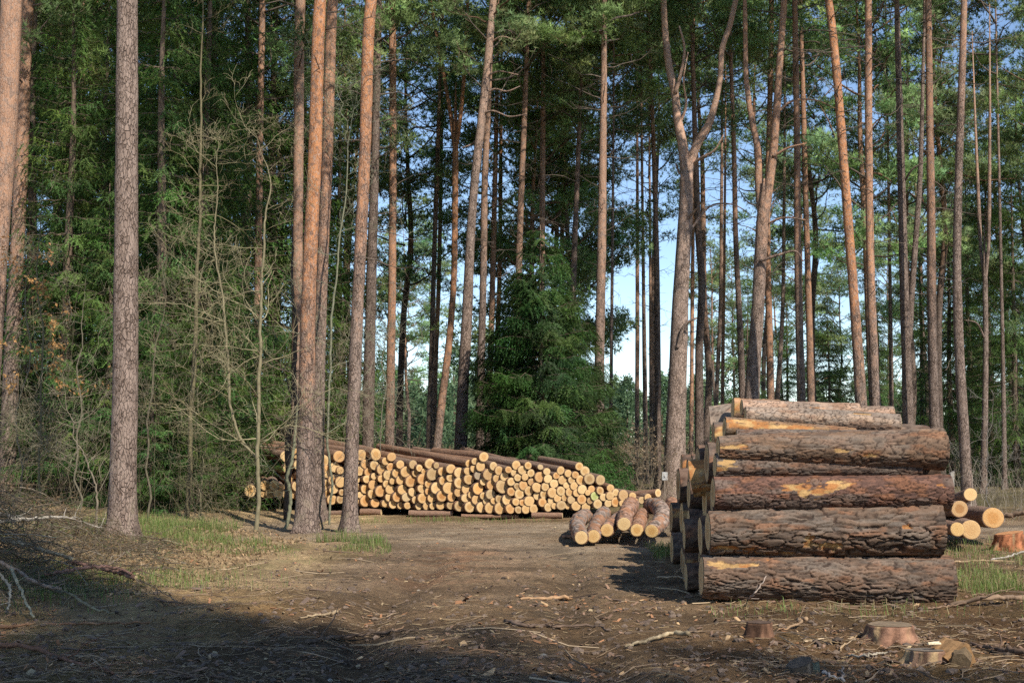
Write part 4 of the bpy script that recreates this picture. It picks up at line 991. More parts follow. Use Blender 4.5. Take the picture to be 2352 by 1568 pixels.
def near_pile():
    NB = (.185, .128, .095)
    def P(px, py, d): return at(px, py, d)
    # the face of the pile, bottom to top
    F = 14.05
    thick_log('log', 'lowest log of the near pile, grey brown with one long bark scar', P(1611, 1322, F), P(2181, 1337, F), .212, .262, 101, (.20, .145, .112), [(.20, .62, .26, .17), (.42, .62, .12, .10), (1.75, 1.3, .05, .1), (.62, .95, .05, .07)], grey=.12)
    thick_log('log', 'second log up with the deepest plated bark and a torn orange patch', P(1626, 1221, F - .02), P(2158, 1215, F), .212, .252, 102, (.185, .14, .11), [(1.10, -.75, .16, .30), (.95, -.35, .06, .25), (.25, -.85, .22, .14), (1.9, .2, .05, .1), (.52, -1.1, .3, .12)], plate=(.25, .050), depth=.027, grey=.10)
    thick_log('log', 'third log up, purplish red with yellow bare wood in its middle', P(1638, 1131, F), P(2180, 1130, F), .168, .180, 103, (.20, .125, .105), [(.78, .35, .10, .28), (1.00, .25, .12, .42), (1.20, .45, .14, .26), (.86, .0, .06, .3), (2.2, .45, .05, .1)], plate=(.10, .034), depth=.012)
    thick_log('log', 'short thin dark log wedged between two thicker ones', P(1642, 1070, F + .05), P(2112, 1072, F + .08), .128, .118, 104, (.17, .125, .105), [(.06, .2, .10, .5), (1.6, .1, .08, .1)], plate=(.13, .034), depth=.010, grey=.15)
    thick_log('log', 'upper tan log across the full width of the near pile face', P(1649, 1029, F + .02), P(2166, 1032, F + .05), .125, .205, 105, (.25, .18, .132), [(.10, .1, .16, .16), (1.15, -.1, .12, .12), (1.45, -.3, .07, .14)], plate=(.12, .036), depth=.011, grey=.05)
    thick_log('log', 'peeled log showing yellow wood near the top of the pile', P(1664, 981, F + .45), P(1965, 1000, F + .5), .105, .075, 106, (.36, .25, .16), [(.5, .4, .7, .42), (.9, .2, .4, .3), (.2, .9, .2, .3)], plate=(.10, .04), depth=.008)
    thick_log('log', 'dark thin log tucked under the peeled one', P(1690, 999, F + .38), P(2150, 1006, F + .4), .07, .07, 107, (.2, .16, .14), [], plate=(.1, .04), depth=.007, grey=.2)
    thick_log('log', 'pale grey log with smooth bark, first one on the pile top', P(1712, 955, F + .85), P(2066, 974, F + .8), .092, .105, 108, (.50, .40, .32), [(1.2, .9, .12, .12)], soft=.72, plate=(.07, .035), depth=.005, grey=.3, bend=.01)
    thick_log('log', 'pale pinkish log lying highest on the pile top', P(1703, 935, F + 1.15), P(1972, 943, F + 1.2), .088, .08, 109, (.54, .40, .31), [(.8, .2, .12, .10)], soft=.72, plate=(.07, .035), depth=.005, grey=.25)
    thick_log('log', 'pale log ending right behind the two on the pile top', P(1760, 950, F + 1.35), P(2052, 951, F + 1.3), .09, .085, 110, (.52, .37, .28), [], soft=.72, plate=(.07, .035), depth=.005, grey=.2)
    thick_log('log', 'stubby pale log beside the rotten one on the pile top', P(1683, 940, F + 1.9), P(1790, 945, F + 1.9), .13, .13, 111, (.50, .32, .19), [(.1, .3, .2, .5)], soft=.65, plate=(.09, .04), depth=.007, res=.025)
    thick_log('log', 'big log with a dark rotten heart at the left of the pile top', P(1633, 972, F + 2.3), P(1760, 958, F + 2.2), .205, .21, 112, (.48, .40, .33), [], soft=.7, plate=(.08, .04), depth=.008, res=.022, grey=.3, cutcol=(.20, .11, .05))
    thick_log('log', 'thick hacked pale log jutting out left at mid height', P(1588, 1098, F + 1.3), P(1700, 1082, F + 1.2), .19, .19, 113, (.50, .40, .24), [(.2, .7, .6, 2.2)], soft=.7, plate=(.12, .05), depth=.01, res=.022, cutcol=(.46, .36, .2))
    rng = np.random.default_rng(12)
    names = ['first', 'second', 'third', 'fourth', 'fifth', 'sixth', 'seventh', 'eighth', 'ninth', 'tenth', 'eleventh', 'twelfth', 'thirteenth']
    lvn = ['on the ground', 'second from ground', 'third from ground', 'fourth from ground']
    for k in range(13):
        y = F + .50 + .46 * k
        xl0 = 1.90 + .036 * k
        zt = 1.72 if k < 2 else (1.5 if k < 6 else 1.25)
        z = 0.; l = 0
        while z < zt - .2:
            r = rng.uniform(.16, .23)
            if k < 3 and z + r > 1.62: r = .14
            yy = y + rng.normal(0, .04)
            zc = z + r + float(gh(2.5, yy)) * .3
            xl = xl0 + rng.uniform(-.16, .16) + max(0, l - 1) * .09; xr = xl0 + 2.40 + rng.uniform(-.14, .06)
            if k == 0 and l == 0: xl, xr, r, zc = 1.99, 4.40, .21, .2
            tone = (.46, .32, .16) if rng.random() < .6 else (.30, .19, .10)
            if l < 4:
                ll = 'rear log end, %s behind the pile face, %s' % (names[k], lvn[l])
            else: ll = 'rear log end, %s behind the pile face, topmost there' % names[k]
            thick_log('log', ll, (xl, yy, zc), (xr, yy + rng.normal(0, .05), zc + rng.normal(0, .02)), r, r * rng.uniform(.92, 1.12), 200 + k * 7 + l, (.20, .14, .11), [(.06, .3, .1, .4)] if rng.random() < .4 else [], res=.045, plate=(.16, .07), depth=.014, cutcol=tone, grey=.1)
            z += 2 * r * .93; l += 1
near_pile()

# ------------------------------------------------------------------ crooked short logs on the ground before the long stack
def crooked(name, label, pts, seed, base, tone, group):
    """pts: list of (px, py, r px, d) from the cut end backwards"""
    P = np.array([np.append(at(x, y, d), r / FPX * d) for x, y, r, d in pts])
    for i in range(len(P)):
        g = float(gh(P[i, 0], P[i, 1])); P[i, 2] = max(P[i, 2], g + P[i, 3] * .92)
    q = spline(P, 80); o0 = q[0, :3].copy()
    T = norm(np.gradient(q[:, :3], axis=0)); sd_ = norm(np.cross(T, np.array([[0, 0, 1.]]))); upv = np.cross(sd_, T)
    seg = 44; th = np.arange(seg) / seg * 6.283
    s = np.concatenate([[0], np.cumsum(np.linalg.norm(np.diff(q[:, :3], axis=0), axis=1))])
    U, TH = np.meshgrid(s, th, indexing='ij')
    n = fbm(U * 9 + seed, np.cos(TH) * 2.2 + np.sin(TH) * 1.4 + 8, 4, seed) - .5
    n2 = fbm(U * 30 + seed, np.cos(TH) * 5 + np.sin(TH) * 5 + 18, 3, seed + 2) - .5
    n3 = fbm(U * 46 + seed + 1.5 * np.sin(TH * 2 + seed), TH * 1.3 + 3 + U * 5, 3, seed + 8) - .5
    r = q[:, 3][:, None] * (1 + .26 * n + .22 * n2 + .26 * n3)
    V = q[:, None, :3] - o0 + (sd_[:, None] * np.cos(TH)[..., None] + upv[:, None] * np.sin(TH)[..., None]) * r[..., None]
    col = np.array(base) * (.6 + .9 * fbm(U * 6 + 3, np.cos(TH) * 2 + 7 + np.sin(TH) * 3, 4, seed + 1))[..., None]
    rd = sst(.46, .58, fbm(U * 7 + seed, np.sin(TH) * 3 + 5 + np.cos(TH), 4, seed + 5))[..., None]; col = col * (.45 + 1.05 * sst(.36, .62, n3 + .5))[..., None]
    col = col * (1 - rd * .7) + np.array((.36, .17, .085)) * rd * .7 * (.7 + .6 * (n2[..., None] + .5))
    idx = np.arange(80 * seg).reshape(80, seg)
    F = np.stack([idx[:-1], np.roll(idx[:-1], -1, 1), np.roll(idx[1:], -1, 1), idx[1:]], -1).reshape(-1, 4)
    me = mk(name, V.reshape(-1, 3), [F, idx[0][None, ::-1], idx[-1][None, :]], M_NEAR, col.reshape(-1, 3), True)
    o = obj(name, me, None, o0); tag(o, label, 'log', group)
    c = obj('cut_end', ULOG[seed % 8][1], o, tuple(-T[0] * .008), None, None, (*tone, 1))
    c.rotation_mode = 'QUATERNION'; c.rotation_quaternion = Vector((0, 1, 0)).rotation_difference(Vector(T[0]))
    rr = float(r[0].mean()) * .99; c.scale = (rr, 2.5, rr)
    return o
G2 = 'crooked logs on the ground'
CT = (.58, .37, .14)
crooked('crooked_log', 'leftmost of the crooked logs, bending back to the right', [(1335, 1234, 16.5, 21.2), (1326, 1212, 17, 22.1), (1330, 1194, 17, 23.3), (1345, 1184, 16, 24.6)], 301, (.20, .155, .125), (.60, .41, .19), G2)
crooked('crooked_log', 'grey topped crooked log second from left', [(1363, 1231, 15.5, 21.4), (1368, 1210, 15.5, 22.4), (1379, 1190, 16, 23.6), (1388, 1178, 16, 24.8)], 302, (.21, .165, .135), CT, G2)
crooked('crooked_log', 'crooked log with a half shaded end, third from left', [(1394, 1217, 16, 21.8), (1404, 1206, 15, 22.5), (1416, 1194, 14, 23.5), (1424, 1186, 13, 24.5)], 303, (.20, .14, .11), (.60, .38, .14), G2)
crooked('crooked_log', 'tallest crooked log, shaggy red barked and resting on its neighbours', [(1433, 1203, 16.5, 21.7), (1436, 1184, 17, 22.6), (1445, 1168, 17.5, 23.8), (1450, 1157, 17, 25.0)], 304, (.25, .155, .11), (.60, .42, .19), G2)
crooked('crooked_log', 'small reddish crooked log between the tallest and the hooked one', [(1463, 1217, 15.5, 21.5), (1466, 1204, 15, 22.4), (1472, 1190, 14.5, 23.4), (1475, 1180, 14, 24.2)], 305, (.26, .155, .105), (.62, .38, .13), G2)
crooked('crooked_log', 'strongly hooked log at the right of the crooked ones', [(1497, 1219, 17, 21.3), (1514, 1203, 17.5, 21.9), (1521, 1182, 18, 22.8), (1513, 1166, 18, 23.8), (1494, 1160, 17, 24.8)], 306, (.22, .165, .13), (.64, .38, .12), G2)
crooked('crooked_log', 'rough reddish log partly hidden behind the near pile', [(1558, 1180, 15, 23.2), (1548, 1168, 15, 24.0), (1542, 1156, 15, 25)], 307, (.26, .15, .10), CT, G2)

# small heap behind the right end of the near pile
def heap():
    G3 = 'logs of the small heap at right'
    for lab, face, back, rpx, tone in [
        ('uppermost slim log of the small heap by the grey plated pine', (2229, 1135, 21.5), (2150, 1166, 23.4), 16, (.62, .40, .17)),
        ('log with a shaded end, under the uppermost one of the small heap', (2204, 1168, 21.2), (2120, 1175, 23.5), 20, (.40, .22, .09)),  # this end's shade is put into its darker wood tone
        ('thick log with a round orange end, rightmost of the small heap', (2281, 1189, 21.4), (2190, 1176, 24.6), 25.5, (.64, .33, .10)),
        ('log low in the small heap, its end half in shade', (2230, 1216, 20.6), (2150, 1200, 23.5), 23.5, (.60, .36, .15)),
        ('lowest left log of the small heap, tight against the near pile', (2199, 1215, 20.4), (2120, 1200, 23.4), 17, (.64, .40, .14))]:
        A = at(*face); B_ = at(*back); r = rpx / FPX * face[2]
        for Q in (A, B_): Q[2] = max(Q[2], float(gh(Q[0], Q[1])) + r * .9)
        place_log('log', lab, A, B_ - A, r, np.linalg.norm(B_ - A), int(rpx) % 8, tone, rpx, G3)
heap()

# ------------------------------------------------------------------ stumps
def stump(name, label, px, py, wpx, h, seed, base, top, chip=True, tilt=(0, 0)):
    rng = np.random.default_rng(seed); g = gpt(px, py); d = g[1]; r = wpx / 2 / FPX * d
    seg = 48; nz = 14; z = np.linspace(-.12, h, nz); th = np.arange(seg) / seg * 6.283
    Z, TH = np.meshgrid(z, th, indexing='ij')
    root = .5 + .5 * np.sin(TH * 5 + seed + np.sin(TH * 2))
    R = r * (.86 + (.10 + .42 * root) * np.exp(-np.maximum(Z + .02, 0) / (h * .42)) * .8)
    R *= 1 + .34 * (fbm(np.cos(TH) * 3 + seed, np.sin(TH) * 3 + Z * 6, 4, seed) - .5) + .30 * (fbm(TH * 6, Z * 12, 3, seed + 2) - .5) * sst(h, h * .6, Z)
    X = np.cos(TH) * R; Y = np.sin(TH) * R; ZZ = Z + (X * tilt[0] + Y * tilt[1]) * sst(0, h, Z)
    V = np.stack([X, Y, ZZ], -1)
    f1 = fbm(np.cos(TH) * 3 + 4, np.sin(TH) * 3 + Z * 9, 4, seed + 5)[..., None]
    b = np.array(base)
    col = b * .5 * (1 - sst(.3, .7, f1)) + b * 1.35 * sst(.3, .7, f1)
    ye = sst(.60, .72, fbm(np.cos(TH) * 4 + 9, np.sin(TH) * 4 + Z * 5, 3, seed + 6))[..., None] * (1 if chip else 0)
    col = col * (1 - ye) + np.array((.38, .26, .14)) * ye
    idx = np.arange(nz * seg).reshape(nz, seg)
    F = np.stack([idx[:-1], np.roll(idx[:-1], -1, 1), np.roll(idx[1:], -1, 1), idx[1:]], -1).reshape(-1, 4)
    t = thing(name, label, 'tree stump', g, 'tree stumps')
    obj('bark', mk('bark', V.reshape(-1, 3), [F, idx[-1][None, :]], M_NEAR, col.reshape(-1, 3), True), t)
    # sawn top
    rim = V[-1]; c0 = rim.mean(0); vs = [c0 + np.array([0, 0, .006])]
    for f in (.35, .7, .95):
        for p in rim: q = c0 + (p - c0) * f; vs.append(q + np.array([0, 0, .005]))
    F3 = np.array([[0, 1 + j, 1 + (j + 1) % seg] for j in range(seg)])
    F4 = np.array([[1 + i * seg + j, 1 + (i + 1) * seg + j, 1 + (i + 1) * seg + (j + 1) % seg, 1 + i * seg + (j + 1) % seg] for i in range(2) for j in range(seg)])
    vs = np.array(vs); rr = np.hypot(vs[:, 0], vs[:, 1]) / r
    cc = np.array(top)[None] * (.85 + .25 * np.sin(rr * 38)[:, None] * .5 + .3 * (fbm(vs[:, 0] * 30, vs[:, 1] * 30, 3, seed)[:, None] - .5))
    obj('sawn_top', mk('sawn_top', vs, [F3, F4], M_WOOD, cc), t)
    return t, g, r
stump('tree_stump', 'wide reddish stump with torn roots before the near pile', 2045, 1470, 118, .125, 401, (.25, .135, .085), (.26, .19, .12))
s2, g2, r2 = stump('tree_stump', 'flat grey topped stump with a pale chip lying on it', 2128, 1520, 98, .085, 402, (.20, .12, .08), (.21, .17, .13), True, (0, -.05))
stump('tree_stump', 'dark rotten stump left of the wide reddish one', 1744, 1462, 66, .115, 403, (.14, .075, .045), (.13, .085, .06), False)
stump('tree_stump', 'low mossy stump fragment with a blue green face near the bottom edge', 1836, 1547, 66, .075, 404, (.12, .10, .075), (.11, .09, .07), False, (.3, .2))
stump('tree_stump', 'fresh red orange stump beside the small log heap', 2318, 1262, 70, .24, 405, (.38, .15, .07), (.62, .30, .13), True, (.15, 0))

def prism(name, label, cat, pts, h, loc, rot, col, mat=None):
    """a wedge or chip: polygon pts extruded along local Y by h, edges chipped"""
    rng = np.random.default_rng(int(abs(loc[0]) * 1000))
    m = 7; rings = []
    for i in range(m):
        for x, z in pts: rings.append([x + rng.normal(0, .004), (i / (m - 1) - .5) * h, z + rng.normal(0, .004)])
    k = len(pts); V = np.array(rings); idx = np.arange(m * k).reshape(m, k)
    F = np.stack([idx[:-1], np.roll(idx[:-1], -1, 1), np.roll(idx[1:], -1, 1), idx[1:]], -1).reshape(-1, 4)
    c = np.array(col)[None] * rng.uniform(.75, 1.2, (len(V), 1))
    o = obj(name, mk(name, V, [F, idx[0][None, ::-1], idx[-1][None, :]], mat or M_WOOD, c), None, loc, rot); tag(o, label, cat); return o
prism('wood_wedge', 'orange split wood wedge leaning on the flat grey stump', 'wood wedge', [(-.10, -.03), (.02, .10), (.06, .10), (.17, -.02), (.14, -.05), (-.06, -.06)], .22, gpt(2180, 1524) + np.array([0, 0, .075]), (.1, .25, rad(25)), (.27, .155, .07))
prism('wood_wedge', 'short dark end piece beside the orange split wedge', 'wood wedge', [(-.06, -.05), (-.04, .06), (.03, .08), (.08, .02), (.06, -.05)], .12, gpt(2204, 1532) + np.array([0, 0, .05]), (.2, .1, rad(-20)), (.15, .105, .06))
prism('wood_chip', 'small cream wood chip on top of the flat grey stump', 'wood chip', [(-.042, 0), (-.04, .012), (.042, .014), (.043, 0)], .045, g2 + np.array([.05, -.02, .128]), (0, 0, .1), (.72, .60, .40))
prism('bark_slab', 'torn blue green barked slab standing at the mossy stump fragment', 'bark slab', [(-.05, -.06), (-.05, .02), (-.01, .075), (.02, .04), (.06, .06), (.07, -.05)], .04, gpt(1850, 1545) + np.array([.02, -.06, .03]), (-.25, .12, .3), (.10, .115, .085))

# ------------------------------------------------------------------ sticks and branches that can be picked out one by one
def stick(name, label, pts, r0, r1, col, seed=0, cut=False, twigs=0, cat='branch', group=None, seg=8):
    P = np.array(pts, float); q = spline(P, max(14, 7 * len(P))); o0 = q[0].copy(); q = q - o0
    rng = np.random.default_rng(seed + 900); q[1:-1] += rng.normal(0, .006, (len(q) - 2, 3))
    R = np.linspace(r0, r1, len(q)) * rng.uniform(.85, 1.18, len(q))
    B = Geo(); v, f = tubes(q, R, seg); c = np.array(col)[None] * np.repeat(rng.uniform(.65, 1.3, (len(q), 1)), seg, 0); B.add(v, f, c)
    L = np.linalg.norm(q[-1] - q[0])
    for i in range(twigs):
        a = rng.integers(2, len(q) - 1); d = norm(q[-1] - q[0] + rng.normal(0, .7, 3) * L); d[2] = abs(d[2]) * .6
        tp = limb_path(rng, q[a], d, rng.uniform(.12, .4) * min(1.2, L), 5, -.02, .25)
        B.add(*tubes(tp, np.linspace(R[a] * .45, .002, 6), 4), col=np.array(col) * rng.uniform(.8, 1.2))
    o = obj(name, B.mesh(name, M_TWIG, True), None, o0); tag(o, label, cat, group)
    if cut:
        e = -1 if cut == 'end' else 0; tdir = norm(q[-1] - q[-2]) if e == -1 else norm(q[0] - q[1])
        rr = R[e] * .98; cc = obj('cut_end', ULOG[seed % 8][1], o, tuple(q[e] + tdir * .003), None, (rr, 2., rr), (.62, .48, .25, 1))
        cc.rotation_mode = 'QUATERNION'; cc.rotation_quaternion = Vector((0, -1, 0)).rotation_difference(Vector(tdir))
    return o
def GZ(px, py, lift=.02): p = gpt(px, py); p[2] += lift; return p
BR = 'branches strewn about the clearing'
stick('fallen_branch', 'long bare pole on the ground at the right edge', [GZ(2176, 1397, .03), GZ(2260, 1391, .07), at(2352, 1370, 14.1), at(2420, 1358, 14.3)], .018, .030, (.23, .155, .10), 1, False, 3, group=BR)
stick('fallen_branch', 'thin pole lying under the right end of the pole at the edge', [GZ(2130, 1402), GZ(2190, 1396, .03), GZ(2220, 1391, .03)], .010, .008, (.20, .13, .085), 2, group=BR)
stick('fallen_branch', 'dark gnarled branch lying across the track in shade', [GZ(705, 1478), GZ(780, 1473, .035), GZ(850, 1466, .04), GZ(920, 1456, .03), GZ(962, 1454, .03)], .020, .007, (.12, .085, .06), 3, False, 6, group=BR)
stick('fallen_branch', 'pale broken stick lying in the shade left of the track', [GZ(690, 1423), GZ(735, 1418, .03), GZ(775, 1412, .03)], .008, .016, (.34, .25, .15), 4, group=BR)
stick('fallen_branch', 'orange stick lying flat in the middle of the track', [GZ(1196, 1379), GZ(1250, 1377, .02), GZ(1312, 1376, .02)], .012, .022, (.40, .25, .14), 5, group=BR)
stick('fallen_branch', 'pale peeled stick in the front right shade', [GZ(1436, 1490), GZ(1500, 1474, .03), GZ(1545, 1464, .04), GZ(1582, 1464, .03)], .010, .019, (.36, .28, .17), 6, False, 1, group=BR)
stick('fallen_branch', 'dark curved branch on the track right of its middle', [GZ(1160, 1430), GZ(1200, 1441, .03), GZ(1280, 1445, .03), GZ(1350, 1443, .03), GZ(1400, 1450, .01)], .017, .006, (.13, .09, .065), 7, False, 4, group=BR)
stick('fallen_branch', 'thin pale bent stick at the foot of the near pile', [GZ(1510, 1333, .04), GZ(1560, 1341, .08), GZ(1590, 1352, .07), GZ(1612, 1376, .02)], .010, .008, (.42, .31, .20), 8, False, 1, group=BR)
stick('fallen_branch', 'thin grey stick leaning against the lowest log', [GZ(1716, 1380, .01), at(1738, 1355, 13.6), at(1760, 1322, 13.75)], .008, .005, (.34, .27, .22), 9, False, 2, group=BR)
stick('fallen_branch', 'thin hooked twig left of the wide reddish stump', [GZ(1930, 1500), at(1938, 1478, 11.2), at(1955, 1465, 11.4), at(1985, 1460, 11.7)], .007, .004, (.40, .28, .16), 10, group=BR)
stick('fallen_branch', 'white grey rod lying before the wide reddish stump', [GZ(1945, 1512), GZ(1990, 1510, .02), GZ(2038, 1503, .02)], .008, .007, (.36, .31, .23), 11, group=BR)
stick('fallen_branch', 'grey stick pointing at the viewer near the bottom right', [GZ(1890, 1547), GZ(1915, 1560), GZ(1940, 1572)], .007, .009, (.36, .32, .28), 12, group=BR)
stick('fallen_branch', 'upright broken stick near the bottom right', [GZ(1938, 1568, 0), at(1934, 1530, 9.7)], .009, .006, (.26, .21, .17), 13, group=BR)
stick('fallen_branch', 'stout brown stick right of the dark rotten stump', [GZ(1782, 1455), GZ(1815, 1445, .02), GZ(1842, 1434, .05), GZ(1852, 1433, .05)], .009, .017, (.33, .22, .13), 14, False, 1, group=BR)
stick('fallen_branch', 'long thin orange brown pole across the lower left ground', [GZ(-40, 1452), GZ(90, 1440, .03), GZ(210, 1439, .03), GZ(345, 1433, .02)], .014, .009, (.26, .14, .075), 15, group=BR)
stick('fallen_branch', 'reddish branch in the bottom left corner', [GZ(-30, 1488, .04), GZ(60, 1500, .05), GZ(150, 1524, .03), GZ(260, 1552, .02)], .020, .009, (.20, .105, .065), 16, False, 6, group=BR)
stick('fallen_branch', 'dark branch low at the bottom left of the track', [GZ(330, 1545), GZ(400, 1556, .02), GZ(520, 1562, .02)], .010, .006, (.16, .10, .07), 17, False, 3, group=BR)
stick('fallen_branch', 'white birch like stick near the small log heap', [GZ(2276, 1290, .03), GZ(2310, 1288, .05), GZ(2352, 1276, .06)], .012, .014, (.38, .33, .27), 18, group=BR)
stick('fallen_branch', 'brown bough behind the thick orange ended log', [at(2290, 1186, 22.6), at(2330, 1181, 22.4), at(2380, 1172, 22.2)], .040, .03, (.22, .15, .10), 19, False, 4, group=BR)
stick('fallen_branch', 'straight thin pole on the ground right of the near pile', [GZ(2190, 1296, .03), GZ(2240, 1294, .04), GZ(2330, 1295, .03)], .013, .008, (.38, .27, .16), 20, group=BR)
stick('fallen_branch', 'reddish pole poking from the left crooked log', [GZ(1292, 1236, .03), GZ(1318, 1236, .03), GZ(1330, 1234, .03)], .03, .03, (.32, .18, .11), 21, group=BR)
stick('fallen_branch', 'dark root like branch at the right in the mud', [GZ(2230, 1480, .01), GZ(2290, 1500, .03), GZ(2352, 1512, .04), GZ(2400, 1520, .03)], .012, .022, (.14, .09, .06), 22, False, 3, group=BR)

# brush heap at the left
HB = 'cut branches of the brush heap'
def hp(pts): return [at(x, y, d - 1.0) for x, y, d in pts]
stick('cut_branch', 'dark grey log like branch at the back of the brush heap', hp([(-60, 1176, 19.2), (0, 1182, 19), (58, 1191, 18.7)]), .032, .026, (0.226, 0.204, 0.181), 31, 'end', 0, group=HB)
stick('cut_branch', 'pale bleached bough along the back of the brush heap', hp([(-20, 1198, 18.4), (60, 1192, 18.6), (130, 1187, 18.9), (185, 1198, 19.4), (238, 1213, 19.8)]), .026, .007, (0.372, 0.332, 0.270), 32, False, 7, group=HB)
stick('cut_branch', 'grey green straight branch slanting down over the brush heap', hp([(-30, 1238, 17.5), (40, 1246, 17.3), (110, 1266, 17.0), (168, 1284, 16.8)]), .024, .020, (0.249, 0.226, 0.158), 33, 'end', 2, group=HB)
stick('cut_branch', 'reddish bent bough arching at the right end of the heap', hp([(105, 1318, 16.2), (170, 1308, 16.1), (228, 1300, 16.2), (270, 1304, 16.3), (302, 1317, 16.2)]), .018, .016, (0.271, 0.147, 0.102), 34, False, 3, group=HB)
stick('cut_branch', 'red barked branch with a pale sawn tip facing right', hp([(236, 1306, 16.6), (265, 1312, 16.4), (312, 1326, 16.2)]), .024, .028, (0.282, 0.158, 0.108), 35, 'end', 0, group=HB)
stick('cut_branch', 'short reddish branch behind the arching bough', hp([(155, 1290, 16.9), (185, 1294, 16.7), (212, 1299, 16.6)]), .020, .026, (0.271, 0.147, 0.102), 36, False, 1, group=HB)
stick('cut_branch', 'pale tipped long branch along the front of the heap', hp([(108, 1343, 15.4), (165, 1366, 14.9), (228, 1400, 14.1), (262, 1407, 13.9)]), .014, .012, (0.294, 0.237, 0.136), 37, False, 4, group=HB)
stick('cut_branch', 'brown branch crossing the middle of the heap downwards', hp([(-20, 1280, 15.6), (45, 1312, 15.2), (90, 1340, 14.8), (140, 1352, 14.6)]), .020, .014, (0.226, 0.169, 0.125), 38, False, 5, group=HB)
stick('cut_branch', 'grey bowed branch at the left edge of the heap', hp([(-10, 1310, 14.6), (18, 1340, 14.4), (22, 1375, 14.2), (19, 1398, 14.0)]), .014, .009, (0.271, 0.249, 0.192), 39, False, 2, group=HB)
stick('cut_branch', 'greenish grey branch slanting down at the heap front', hp([(25, 1300, 15.4), (42, 1345, 14.6), (78, 1416, 13.6)]), .016, .010, (0.261, 0.249, 0.169), 40, False, 3, group=HB)
stick('cut_branch', 'dark mossy branch low in the heap', hp([(55, 1333, 15.3), (95, 1342, 15.0), (140, 1360, 14.7)]), .022, .016, (0.113, 0.102, 0.068), 41, False, 3, group=HB)
stick('cut_branch', 'thin whip leaning out of the heap to the right', hp([(322, 1331, 16.0), (360, 1352, 15.3), (412, 1384, 14.1)]), .006, .004, (0.181, 0.136, 0.090), 42, False, 1, group=HB)
stick('cut_branch', 'thin branch pointing from heap to the thick pine', hp([(250, 1296, 16.9), (275, 1279, 17.6), (300, 1260, 18.6)]), .010, .007, (0.192, 0.147, 0.102), 43, False, 2, group=HB)
def brush():
    rng = np.random.default_rng(55); B = Geo()
    n = 1500
    c = np.stack([rng.normal(-5.75, 1.05, n), rng.uniform(14.4, 20.5, n), np.zeros(n)], 1)
    c[:, 0] = np.minimum(c[:, 0] - (c[:, 1] - 14) * .10, -3.9 - (c[:, 1] - 14) * .16)
    hh = .92 * np.exp(-((c[:, 0] + 6.3 + .12 * (c[:, 1] - 16)) / 1.25) ** 2) * sst(13.6, 15.6, c[:, 1]) * sst(21.5, 18.5, c[:, 1])
    c[:, 2] = gh(c[:, 0], c[:, 1]) + hh * rng.uniform(0, 1.05, n)
    L = rng.uniform(.3, 1.5, n); az = rng.uniform(0, 6.28, n); el = rng.normal(.08, .28, n)
    d = np.stack([np.cos(az) * np.cos(el), np.sin(az) * np.cos(el), np.sin(el)], 1)
    s = np.linspace(-.5, .5, 6)
    P = c[:, None] + d[:, None] * (s[None] * L[:, None])[..., None] + np.cumsum(rng.normal(0, .028, (n, 6, 3)), 1)
    P[..., 2] += (-(s[None] * 2) ** 2 * .10 * L[:, None])
    P[..., 2] = np.maximum(P[..., 2], gh(P[..., 0], P[..., 1]) + .01)
    R = np.linspace(1, .35, 6)[None] * rng.uniform(.002, .007, (n, 1))
    col = np.where(rng.random((n, 1)) < .06, np.array([[.27, .23, .17]]), np.array([[.125, .098, .066]])) * rng.uniform(.6, 1.3, (n, 1))
    v, f = tubes(P, R, 4); B.add(v, f, np.repeat(col, 24, 0))
    # needles still hanging on the cut boughs
    m = 9000; k = rng.integers(0, n, m); a = rng.integers(0, 5, m)
    pp = P[k, a] + (P[k, a + 1] - P[k, a]) * rng.random((m, 1)); dd = norm(d[k] + rng.normal(0, .8, (m, 3)))
    v, f = blades(pp, dd, rng.uniform(.05, .11, m), rng.uniform(.006, .012, m), rng)
    cc = np.where((vn(pp[:, 0] * 1.2, pp[:, 1] * 1.2, 8) > .5)[:, None], np.array([[.07, .09, .035]]), np.array([[.17, .11, .055]])) * rng.uniform(.6, 1.3, (m, 1))
    B.add(v, f, np.repeat(cc, 3, 0))
    o = obj('brushwood', B.mesh('brushwood', M_TWIG)); tag(o, 'tangled heap of thin brushwood filling the left foreground', 'brushwood', None, 'stuff')
brush()

# ------------------------------------------------------------------ bare saplings
def grow(rng, B, p, d, L, r, lev, col, up=.10, wob=.20, dens=1.3):
    k = 7; pth = limb_path(rng, p, d, L, k, up, wob)
    B.add(*tubes(pth, np.linspace(r, max(.0019, r * .35), k + 1), 5 if r > .008 else 3), col=col * rng.uniform(.8, 1.2))
    if lev <= 0: return
    n = int((2 + L * 3.2) * dens)
    for i in range(n):
        s = rng.uniform(.2, 1); a = min(int(s * k), k - 1); q = pth[a] + (pth[a + 1] - pth[a]) * (s * k - a)
        dd = norm(norm(pth[-1] - pth[0]) * .7 + rng.normal(0, .62, 3) + np.array([0, 0, .05]))
        grow(rng, B, q, dd, L * rng.uniform(.28, .55), max(.0026, r * .5), lev - 1, col, up, wob * 1.15, dens)
YG = np.array((.30, .26, .155)); GB = np.array((.25, .205, .14)); GG = np.array((.235, .21, .15))
